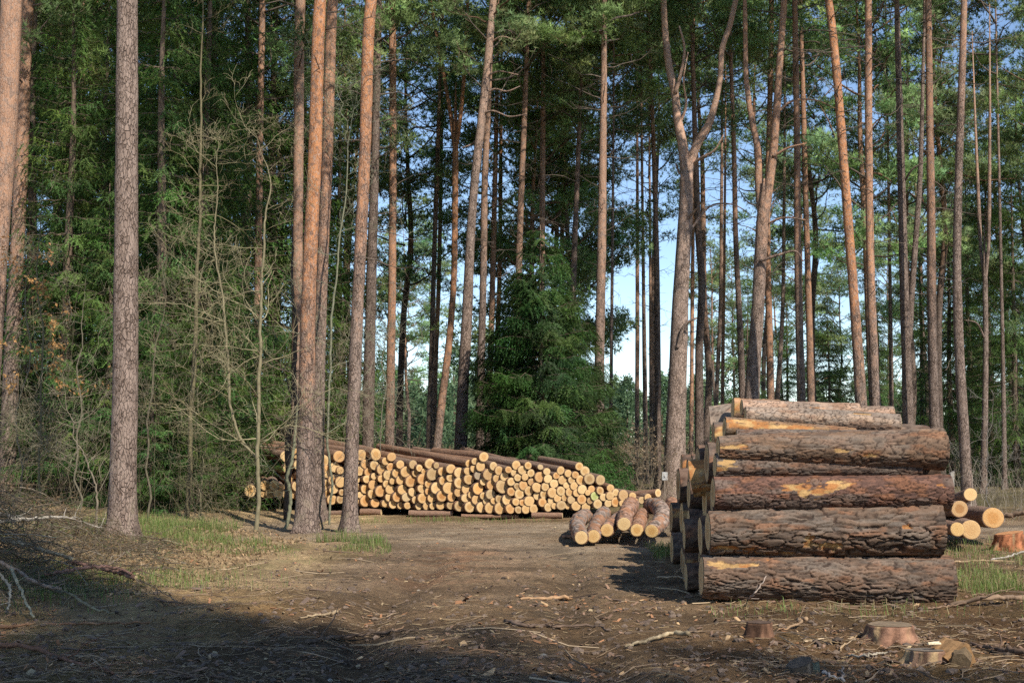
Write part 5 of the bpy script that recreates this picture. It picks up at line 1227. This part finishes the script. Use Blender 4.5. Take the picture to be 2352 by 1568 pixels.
def leaves_geo(rng, pts, n, sz, tone, B):
    k = rng.integers(0, len(pts), n); p = pts[k] + rng.normal(0, .03, (n, 3))
    d = norm(rng.normal(0, 1, (n, 3)) + np.array([0, 0, -.7])); s = norm(np.cross(d, rng.normal(size=(n, 3)))); nrm = np.cross(d, s)
    l = rng.uniform(.7, 1.2, (n, 1)) * sz
    V = np.stack([p, p + d * l * .5 + s * l * .28 + nrm * l * .10, p + d * l, p + d * l * .5 - s * l * .28 + nrm * l * .12], 1).reshape(-1, 3)
    i = np.arange(n) * 4
    F = np.concatenate([np.stack([i, i + 1, i + 2], 1), np.stack([i, i + 2, i + 3], 1)])
    B.add(V, F, np.repeat(np.array(tone) * rng.uniform(.6, 1.3, (n, 1)), 4, 0))
def sapling(name, label, stems, d, col, seed, nbr=26, Lb=1.4, lev=2, leaves=0, cat='bare sapling', up=.03, leaftone=(.46, .25, .10), leafband=None, group='bare saplings at the wood edge'):
    """stems: traced polylines (px, py, width px)"""
    rng = np.random.default_rng(seed); B = Geo(); LP = []
    P0 = at(stems[0][0][0], stems[0][0][1], d); base = P0.copy(); base[2] = float(gh(P0[0], d))
    for si, st in enumerate(stems):
        P = np.array([np.append(at(x, y, d + (si * .12)) - base, w_ / 2 / FPX * d) for x, y, w_ in st])
        if si == 0: P[0, 2] = -.05
        q = spline(P, max(20, len(st) * 8)); q[1:, :3] += rng.normal(0, .005, (len(q) - 1, 3)); kk = np.linspace(0, 1, len(q)); q[1:, 0] += (np.interp(kk, np.linspace(0, 1, 12), rng.normal(0, .045, 12)) * sst(0, .1, kk))[1:]; q[:, 3] *= .78 * (1 - .7 * np.linspace(0, 1, len(q)) ** 3)
        B.add(*tubes(q[:, :3], q[:, 3], 8), col=col * .72)
        T = norm(np.gradient(q[:, :3], axis=0))
        for i in range(nbr):
            s = rng.uniform(.18, 1) ; a = int(s * (len(q) - 1))
            az = rng.uniform(0, 6.28); dd = norm(T[a] * rng.uniform(.0, .55) + np.array([math.cos(az), math.sin(az) * .8, rng.uniform(-.15, .25)]))
            L = Lb * rng.uniform(.35, 1.1) * (1.15 - .6 * s)
            grow(rng, B, q[a, :3], dd, L, max(.0045, q[a, 3] * .33), lev, col, up)
            LP.append(q[a, :3] + dd * L * .7)
    t = thing(name, label, cat, base, group)
    V = np.concatenate(B.V)
    obj('trunk', B.mesh('trunk', M_TWIG, True), t)
    if leaves:
        Bl = Geo(); pts = V[np.argsort(rng.random(len(V)))[:4000]]
        if leafband: pts = pts[(pts[:, 2] > leafband[0]) & (pts[:, 2] < leafband[1])]
        leaves_geo(rng, pts, leaves, .075, leaftone, Bl); obj('dry_leaves', Bl.mesh('dry_leaves', M_LEAF), t)
    return t
sapling('maple_sapling', 'crooked bare maple with yellowish twigs before the spruces', [
    [(586, 1246, 15), (591, 1180, 13), (594, 1080, 12), (596, 960, 11), (596, 880, 11), (589, 760, 10), (600, 640, 9), (613, 560, 9), (613, 470, 8), (622, 420, 7), (606, 350, 5), (590, 290, 3)],
    [(592, 1055, 8), (560, 1015, 8), (540, 960, 8), (525, 880, 8), (517, 780, 8), (512, 700, 7), (494, 600, 6), (492, 520, 6), (499, 430, 5), (497, 340, 4), (520, 280, 2)]], 24.2, YG, 601, 30, 1.9, 2)
sapling('young_tree', 'mossy young trunk between the thick pine and the bare maple', [[(428, 1214, 17), (432, 1100, 15), (440, 960, 14), (447, 800, 13), (453, 640, 11), (460, 430, 10), (462, 200, 9), (468, 0, 8), (470, -60, 7)]], 26, np.array((.21, .18, .10)), 602, 30, 1.1, 2)
sapling('bent_sapling', 'thin bent sapling leaning left beside the thick grey pine', [[(213, 1296, 7), (219, 1240, 7), (222, 1172, 7), (214, 1090, 5.5), (200, 1050, 4.5), (178, 1000, 4), (155, 930, 3), (140, 860, 2)]], 19, np.array((.26, .215, .15)), 603, 12, .9, 1)
sapling('ash_sapling', 'smooth pale green stem close left of the bright orange pine', [[(655, 1192, 11), (664, 1130, 10.5), (672, 1070, 10), (679, 1020, 9), (688, 950, 7), (694, 850, 5), (700, 760, 3)]], 25.4, np.array((.27, .27, .17)), 604, 8, .8, 1)
sapling('dead_trunk', 'dark leaning trunk left of the smooth pale green stem', [[(659, 1195, 21), (661, 1100, 20), (666, 1000, 19), (670, 900, 17), (676, 700, 13), (680, 500, 10)]], 27.2, np.array((.09, .07, .055)), 605, 16, .9, 1, cat='dead tree')
sapling('beech_sapling', 'thin beech keeping its dry orange leaves at the left', [[(97, 1232, 8), (98, 1080, 7.5), (98, 900, 7), (95, 740, 6), (95, 600, 5), (98, 460, 4), (100, 380, 2)]], 24.5, np.array((.18, .17, .10)), 606, 30, 1.1, 2, leaves=420, leafband=(2.2, 4.2))
sapling('birch_sapling', 'thin green stemmed sapling between orange pines, reaching high', [[(757, 1150, 7), (760, 900, 7), (768, 720, 7), (784, 560, 6.5), (796, 420, 6), (802, 310, 5), (812, 240, 3.5), (826, 180, 2)], [(800, 350, 4), (790, 290, 3.5), (784, 220, 2.5), (770, 150, 2)]], 26.8, np.array((.26, .26, .17)), 607, 22, 1.7, 2)
sapling('bare_sapling', 'bare sapling with level twigs over the left end of the stack', [[(742, 1150, 6), (745, 1000, 6), (742, 900, 5), (748, 800, 4), (756, 720, 3)]], 25.5, GB, 608, 20, 1.8, 2)
sapling('bare_sapling', 'bare sapling behind the beech at the left edge', [[(36, 1180, 6), (44, 1000, 6), (60, 850, 5), (64, 700, 4), (72, 560, 3)]], 25.5, GG, 609, 26, 1.5, 2, leaves=130, leafband=(3.5, 7))
sapling('bare_sapling', 'greyish bare sapling just right of the thick grey pine', [[(338, 1195, 7), (345, 1060, 6), (352, 930, 6), (368, 800, 5), (372, 680, 4), (392, 560, 3)]], 25, np.array((.19, .165, .11)), 610, 26, 1.7, 2)
sapling('bare_sapling', 'bare sapling left of the thick grey pine with pale side twigs', [[(180, 1195, 6), (176, 1060, 6), (186, 900, 5), (182, 760, 4.5), (196, 640, 3)]], 24.5, np.array((.20, .175, .12)), 611, 24, 1.6, 2)
sapling('bare_sapling', 'short twiggy sapling at the foot of the mossy young trunk', [[(470, 1205, 6), (466, 1120, 5), (474, 1040, 4), (470, 960, 3)], [(470, 1190, 4), (492, 1110, 4), (508, 1030, 2)]], 25.2, np.array((.19, .17, .10)), 612, 18, 1.2, 2)
sapling('bare_sapling', 'thin sapling with arching twigs in front of the amber pine', [[(868, 1150, 4), (876, 1000, 4), (884, 860, 3.5), (890, 760, 3), (905, 640, 2)]], 31, np.array((.22, .20, .14)), 613, 22, 1.5, 2)
sapling('oak_shrub', 'shrub with pale dry leaves behind the right slope of the stack', [[(1462, 1100, 6), (1466, 1060, 5), (1470, 1020, 4), (1476, 970, 3)], [(1462, 1095, 4), (1450, 1050, 4), (1446, 1000, 2)], [(1464, 1095, 4), (1484, 1050, 3), (1490, 1010, 2)]], 36, np.array((.20, .16, .11)), 614, 16, .9, 2, leaves=420, cat='shrub', leaftone=(.40, .30, .19), group=None)
sapling('bare_sapling', 'sparse grey sapling right of the small heap', [[(2272, 1135, 4), (2268, 1060, 3.5), (2276, 980, 3), (2290, 900, 2)]], 34, np.array((.22, .2, .17)), 615, 16, 1.5, 2)

# ------------------------------------------------------------------ undergrowth nobody could count
def undergrowth():
    rng = np.random.default_rng(66); B = Geo()
    def whips(n, xs, ys, hmax, col, lean=.35, rr=(.003, .008)):
        y = rng.uniform(*ys, n); x = np.array([rng.uniform(*xs) for _ in range(n)]) * y / np.mean(ys)
        pxx = 1176 + x / y * FPX; kp = (pxx < 545) | (pxx > 760) | (rng.random(n) < .12) | (y > 37); x, y = x[kp], y[kp]; n = len(x)
        z = gh(x, y); L = rng.uniform(.25, 1, n) ** 1.3 * hmax
        d = norm(np.stack([rng.normal(0, lean, n), rng.normal(0, lean, n), np.ones(n)], 1))
        s = np.linspace(0, 1, 6); w_ = np.cumsum(rng.normal(0, .035, (n, 6, 3)), 1) * L[:, None, None]
        P = np.stack([x, y, z], 1)[:, None] + d[:, None] * (s[None] * L[:, None])[..., None] + w_ * (s[None, :, None] > 0)
        R = np.linspace(1, .3, 6)[None] * rng.uniform(*rr, (n, 1))
        c = np.array(col)[None] * rng.uniform(.55, 1.35, (n, 1))
        v, f = tubes(P, R, 3, False); B.add(v, f, np.repeat(c, 18, 0))
        m = n * 4; k = rng.integers(0, n, m); a = rng.integers(1, 5, m); q = P[k, a]
        dd = norm(rng.normal(0, .8, (m, 3)) + np.array([0, 0, .5])); l2 = rng.uniform(.12, .35, m) * np.maximum(.6, L[k] * .45)
        s3 = np.linspace(0, 1, 4); P2 = q[:, None] + dd[:, None] * (s3[None] * l2[:, None])[..., None] + np.cumsum(rng.normal(0, .03, (m, 4, 3)), 1) * (s3[None, :, None] > 0)
        v, f = tubes(P2, np.linspace(1, .4, 4)[None] * rng.uniform(.0018, .004, (m, 1)), 3, False); B.add(v, f, np.repeat(c[k], 12, 0))
    whips(380, (-11.5, -4.3), (24, 31), 2.2, (.17, .14, .09), .5, (.0022, .005))
    whips(120, (-11.5, -4.8), (25.5, 31), 5.5, (.16, .135, .085), .38, (.0028, .006))
    whips(560, (-6, 9), (33, 44), 1.7, (.20, .155, .105), .3)
    whips(420, (-9, 14), (44, 62), 2.6, (.19, .15, .10), .25, (.005, .011))
    whips(260, (7.2, 14), (27, 42), 1.5, (.20, .17, .13), .35)
    o = obj('undergrowth', B.mesh('undergrowth', M_TWIG)); tag(o, 'bare brown undergrowth at the wood edge and behind the stack', 'undergrowth', None, 'stuff')
    # low leafy cover far back
    G = Geo(); n = 26000; y = 46 * np.exp(rng.random(n) * 1.15); x = rng.uniform(-.5, .55, n) * y
    h = .25 + 1.7 * sst(.38, .75, fbm(x * .22, y * .14, 3, 71)); P = np.stack([x, y, gh(x, y) * (y < 110) + rng.random(n) * h], 1)
    D = norm(rng.normal(0, 1, (n, 3)) + np.array([0, 0, .5]))
    v, f = blades(P, D, rng.uniform(.14, .34, n), rng.uniform(.04, .10, n), rng)
    g_ = sst(.4, .6, fbm(x * .15, y * .1, 3, 73))[:, None]
    c = (np.array([[.08, .115, .045]]) * g_ + np.array([[.15, .12, .075]]) * (1 - g_)) * rng.uniform(.6, 1.3, (n, 1))
    G.add(v, f, np.repeat(c, 3, 0))
    o = obj('shrubbery', G.mesh('shrubbery', M_GRASS)); tag(o, 'low green and brown shrubbery far back under the pines', 'shrubbery', None, 'stuff')
undergrowth()

# ------------------------------------------------------------------ grass, litter, leaves, clods
def grass():
    rng = np.random.default_rng(88); G = Geo()
    spots = [(-2.5, 22.8, 1.1, .8, 3600, .26), (-4.4, 22.2, 1.4, .8, 2600, .22), (-3.4, 23.7, 1.6, .6, 2300, .27), (-5.6, 22.8, 1.2, .7, 1200, .2), (-2.1, 21.4, .6, .7, 700, .15), (-4.6, 15.9, .8, .7, 1500, .16), (-5.4, 14.6, .9, .8, 1100, .16),
             (5.3, 16.2, .7, 1.2, 1900, .16), (6.3, 19.5, 1.2, 2., 1400, .16), (5.6, 15.0, .6, .5, 900, .18), (1.9, 20.4, .55, .45, 700, .2), (2.4, 19.9, .5, .5, 500, .18), (-6.4, 20.5, .9, .8, 900, .15), (-4.0, 20.3, 1.3, .6, 900, .12), (7.5, 24, 2, 2, 1100, .2), (2.3, 22.4, .5, .4, 300, .18), (3.0, 13.2, 1.0, .2, 130, .14), (-1.4, 27.4, 1.2, .3, 300, .14)]
    for cx, cy, sx, sy, n, h in spots:
        n = int(n * (4.2 if cx < -1.9 and cy > 19 else 3))
        x = rng.normal(cx, sx, n); y = rng.normal(cy, sy, n); k = (fbm(x * 1.8, y * 1.8, 2, 81) > .40) & (track(x, y) < .75); x, y = x[k], y[k]; n = len(x)
        L = h * rng.uniform(.3, 1.15, n); az = rng.uniform(0, 6.28, n); ln = rng.uniform(.1, 1.2, n)
        b = np.stack([x, y, gh(x, y) - .01], 1); o2 = np.stack([np.cos(az), np.sin(az), np.zeros(n)], 1); wd = np.stack([-np.sin(az), np.cos(az), np.zeros(n)], 1) * rng.uniform(.0013, .0036, (n, 1))
        m_ = b + o2 * (L * ln * .25)[:, None] + np.array([0, 0, 1.]) * (L * .62)[:, None]
        t_ = b + o2 * (L * ln)[:, None] + np.array([0, 0, 1.]) * (L * (1 - .35 * ln))[:, None]
        V = np.stack([b - wd, b + wd, m_ + wd * .8, m_ - wd * .8, t_], 1).reshape(-1, 3); i = np.arange(n) * 5
        c = np.where((rng.random(n) < .33)[:, None], np.array([[.34, .27, .14]]), np.array([[.17, .235, .06]])) * rng.uniform(.65, 1.3, (n, 1))
        G.add(V, [np.stack([i, i + 1, i + 2, i + 3], 1), np.stack([i + 3, i + 2, i + 4], 1)], np.repeat(c, 5, 0))
    o = obj('grass', G.mesh('grass', M_GRASS)); tag(o, 'patches of short green and straw coloured grass on the verges', 'grass', None, 'stuff')
grass()

def scatter_ground(rng, n, pxr=(-700, 3050), pyr=(1196, 1600)):
    px = rng.uniform(*pxr, n); py = pyr[0] + (pyr[1] - pyr[0]) * rng.random(n) ** .8
    d = EYE * FPX / (py - 1000); x = (px - 1176) / FPX * d
    return x, d
def litter():
    rng = np.random.default_rng(91); G = Geo()
    # thin straws, needles and twigs
    for n, lr, rr, cols in [(20000, (.03, .14), (.0012, .003), [(.40, .30, .17), (.30, .21, .125), (.22, .14, .085)]), (2600, (.10, .45), (.002, .006), [(.24, .17, .11), (.34, .25, .16), (.14, .10, .07)]), (300, (.25, .8), (.005, .011), [(.24, .15, .09), (.36, .27, .17), (.13, .09, .065)])]:
        x, y = scatter_ground(rng, n)
        tr = track(x, y); keep = rng.random(n) < np.where(y > 20.5, 1 - .85 * tr, 1 - .45 * tr) * (.35 + .9 * sst(.35, .65, fbm(x * 1.4, y * 1.4, 3, 92)))
        x, y = x[keep], y[keep]; n = len(x)
        L = rng.uniform(*lr, n); az = rng.uniform(0, 6.28, n)
        s = np.linspace(-.5, .5, 4)
        bend = rng.normal(0, .12, n)
        X = x[:, None] + np.cos(az)[:, None] * s * L[:, None] - np.sin(az)[:, None] * (s ** 2) * (bend * L)[:, None] * 4
        Y = y[:, None] + np.sin(az)[:, None] * s * L[:, None] + np.cos(az)[:, None] * (s ** 2) * (bend * L)[:, None] * 4
        Z = gh(X, Y) + .006 + np.abs(rng.normal(0, .012, (n, 1))) + rng.normal(0, .03, (n, 1)) * s[None] * (L[:, None] * 2)
        R = np.linspace(1, .6, 4)[None] * rng.uniform(*rr, (n, 1))
        c = np.array(cols)[rng.integers(0, len(cols), n)] * rng.uniform(.6, 1.3, (n, 1))
        v, f = tubes(np.stack([X, Y, Z], -1), R, 3, False); G.add(v, f, np.repeat(c, 12, 0))
    # bark flakes and wood chips
    n = 10000; x, y = scatter_ground(rng, n); keep = rng.random(n) < .25 + .75 * sst(.42, .62, fbm(x * .9 + 4, y * .9, 3, 93)); x, y = x[keep], y[keep]; n = len(x)
    sz = rng.uniform(.006, .019, n) * np.where(rng.random(n) < .05, 1.8, 1); az = rng.uniform(0, 6.28, n); tl = rng.normal(0, .35, n)
    a = np.stack([np.cos(az), np.sin(az), tl], 1) * sz[:, None] * rng.uniform(1, 2.2, (n, 1)); b = np.stack([-np.sin(az), np.cos(az), rng.normal(0, .3, n)], 1) * sz[:, None] * .7
    c0 = np.stack([x, y, gh(x, y) + .010], 1); hh = np.array([0, 0, 1.]) * (sz * .35)[:, None]
    V = np.stack([c0 - a - b, c0 + a - b * .6, c0 + a * .8 + b, c0 - a * .7 + b, c0 - a * .8 - b * .8 + hh, c0 + a * .8 - b * .5 + hh, c0 + a * .6 + b * .8 + hh, c0 - a * .6 + b * .8 + hh], 1).reshape(-1, 3)
    i = np.arange(n)[:, None] * 8
    F = np.concatenate([i + np.array(q) for q in ([4, 5, 6, 7], [0, 1, 5, 4], [1, 2, 6, 5], [2, 3, 7, 6], [3, 0, 4, 7])])
    cols = np.array([(.36, .18, .09), (.42, .28, .15), (.24, .15, .10), (.17, .12, .09), (.50, .38, .22)])
    c = cols[rng.choice(5, n, p=[.18, .10, .36, .34, .02])] * rng.uniform(.6, 1.25, (n, 1))
    G.add(V, F, np.repeat(c, 8, 0))
    o = obj('forest_litter', G.mesh('forest_litter', M_LIT)); tag(o, 'needles, twigs, bark flakes and wood chips strewn over the ground', 'litter', None, 'stuff')
    # dead leaves on the left verge
    G = Geo(); n = 9000; y = rng.uniform(14, 24, n); x = -3.2 - np.abs(rng.normal(0, 2.6, n)) - (y < 16) * .4
    k = fbm(x * 1.1, y * 1.1, 3, 97) > .42; x, y = x[k], y[k]
    leaves_geo(rng, np.stack([x, y, gh(x, y) + .02], 1), 6500, .06, (.36, .24, .14), G)
    o = obj('dead_leaves', G.mesh('dead_leaves', M_LEAF)); tag(o, 'dry brown fallen leaves on the left verge', 'leaves', None, 'stuff')
    # clods
    G = Geo(); n = 2600; x, y = scatter_ground(rng, n, pyr=(1240, 1600)); r = rng.uniform(.008, .034, n) * np.where(rng.random(n) < .1, 1.5, 1)
    ic = np.array([(0, 0, 1), (.9, 0, .35), (.28, .85, .35), (-.72, .53, .35), (-.72, -.53, .35), (.28, -.85, .35), (.72, .53, -.4), (-.28, .85, -.4), (-.9, 0, -.4), (-.28, -.85, -.4), (.72, -.53, -.4)])
    tri = [(0, 1, 2), (0, 2, 3), (0, 3, 4), (0, 4, 5), (0, 5, 1), (1, 6, 2), (2, 7, 3), (3, 8, 4), (4, 9, 5), (5, 10, 1), (2, 6, 7), (3, 7, 8), (4, 8, 9), (5, 9, 10), (1, 10, 6)]
    V = np.stack([x, y, gh(x, y) + r * .15], 1)[:, None] + ic[None] * r[:, None, None] * rng.uniform(.65, 1.25, (n, 11, 1)) * np.array([1.1, 1.1, .75])
    F = (np.arange(n)[:, None, None] * 11 + np.array(tri)[None]).reshape(-1, 3)
    c = np.array([(.13, .095, .07)]) * rng.uniform(.6, 1.5, (n, 1)); c[rng.random(n) < .006] = (.36, .31, .24)
    G.add(V.reshape(-1, 3), F, np.repeat(c, 11, 0))
    o = obj('soil_rubble', G.mesh('soil_rubble', mat_vcol('soil', .95, .4, 60))); tag(o, 'clods of soil and small stones on the track', 'rubble', None, 'stuff')
litter()

# ------------------------------------------------------------------ sign on the forked giant and the grey post
def box_mesh(name, sx, sy, sz, mat, col, bev=.004):
    x, y, z = sx / 2, sy / 2, sz / 2; V = []
    for zz, b in ((-z, bev), (-z + bev, 0), (z - bev, 0), (z, bev)):
        for a, c in ((-1, -1), (1, -1), (1, 1), (-1, 1)): V.append((a * (x - b), c * (y - b), zz))
    F = [[4 * i + j, 4 * i + (j + 1) % 4, 4 * i + 4 + (j + 1) % 4, 4 * i + 4 + j] for i in range(3) for j in range(4)] + [[3, 2, 1, 0], [12, 13, 14, 15]]
    return mk(name, np.array(V), np.array(F), mat, col)
p = at(1527, 1093, 36.9); t = thing('notice_plate', 'small white notice plate at the foot of the forked giant', 'sign', (p[0], p[1], p[2]))
obj('plate', box_mesh('plate', .14, .012, .21, M_WOOD, (.46, .46, .45)), t)
obj('post', box_mesh('post', .03, .03, p[2] + .1 - .1, M_WOOD, (.25, .2, .16)), t, (0, .025, -(p[2]) / 2 + .05))
def post():
    p = at(2183, 1112, 24.); g = float(gh(p[0], 24.)); h = at(2183, 1084, 24.)[2] - g
    rng = np.random.default_rng(4); n = 10; V = []
    for i in range(n):
        z = -.1 + (h + .1) * i / (n - 1)
        for a, c in ((-1, -1), (1, -1), (1, 1), (-1, 1)): V.append((a * .036 + rng.normal(0, .003), c * .03 + rng.normal(0, .003), z + (a * .02 if i == n - 1 else 0)))
    F = [[4 * i + j, 4 * i + (j + 1) % 4, 4 * i + 4 + (j + 1) % 4, 4 * i + 4 + j] for i in range(n - 1) for j in range(4)] + [[3, 2, 1, 0], [4 * n - 4, 4 * n - 3, 4 * n - 2, 4 * n - 1]]
    o = obj('wooden_post', mk('wooden_post', np.array(V), np.array(F), M_WOOD, (.27, .245, .21)), None, (p[0], 24., g), (0, .03, .3)); tag(o, 'weathered grey wooden post beside the near pile', 'post')
post()
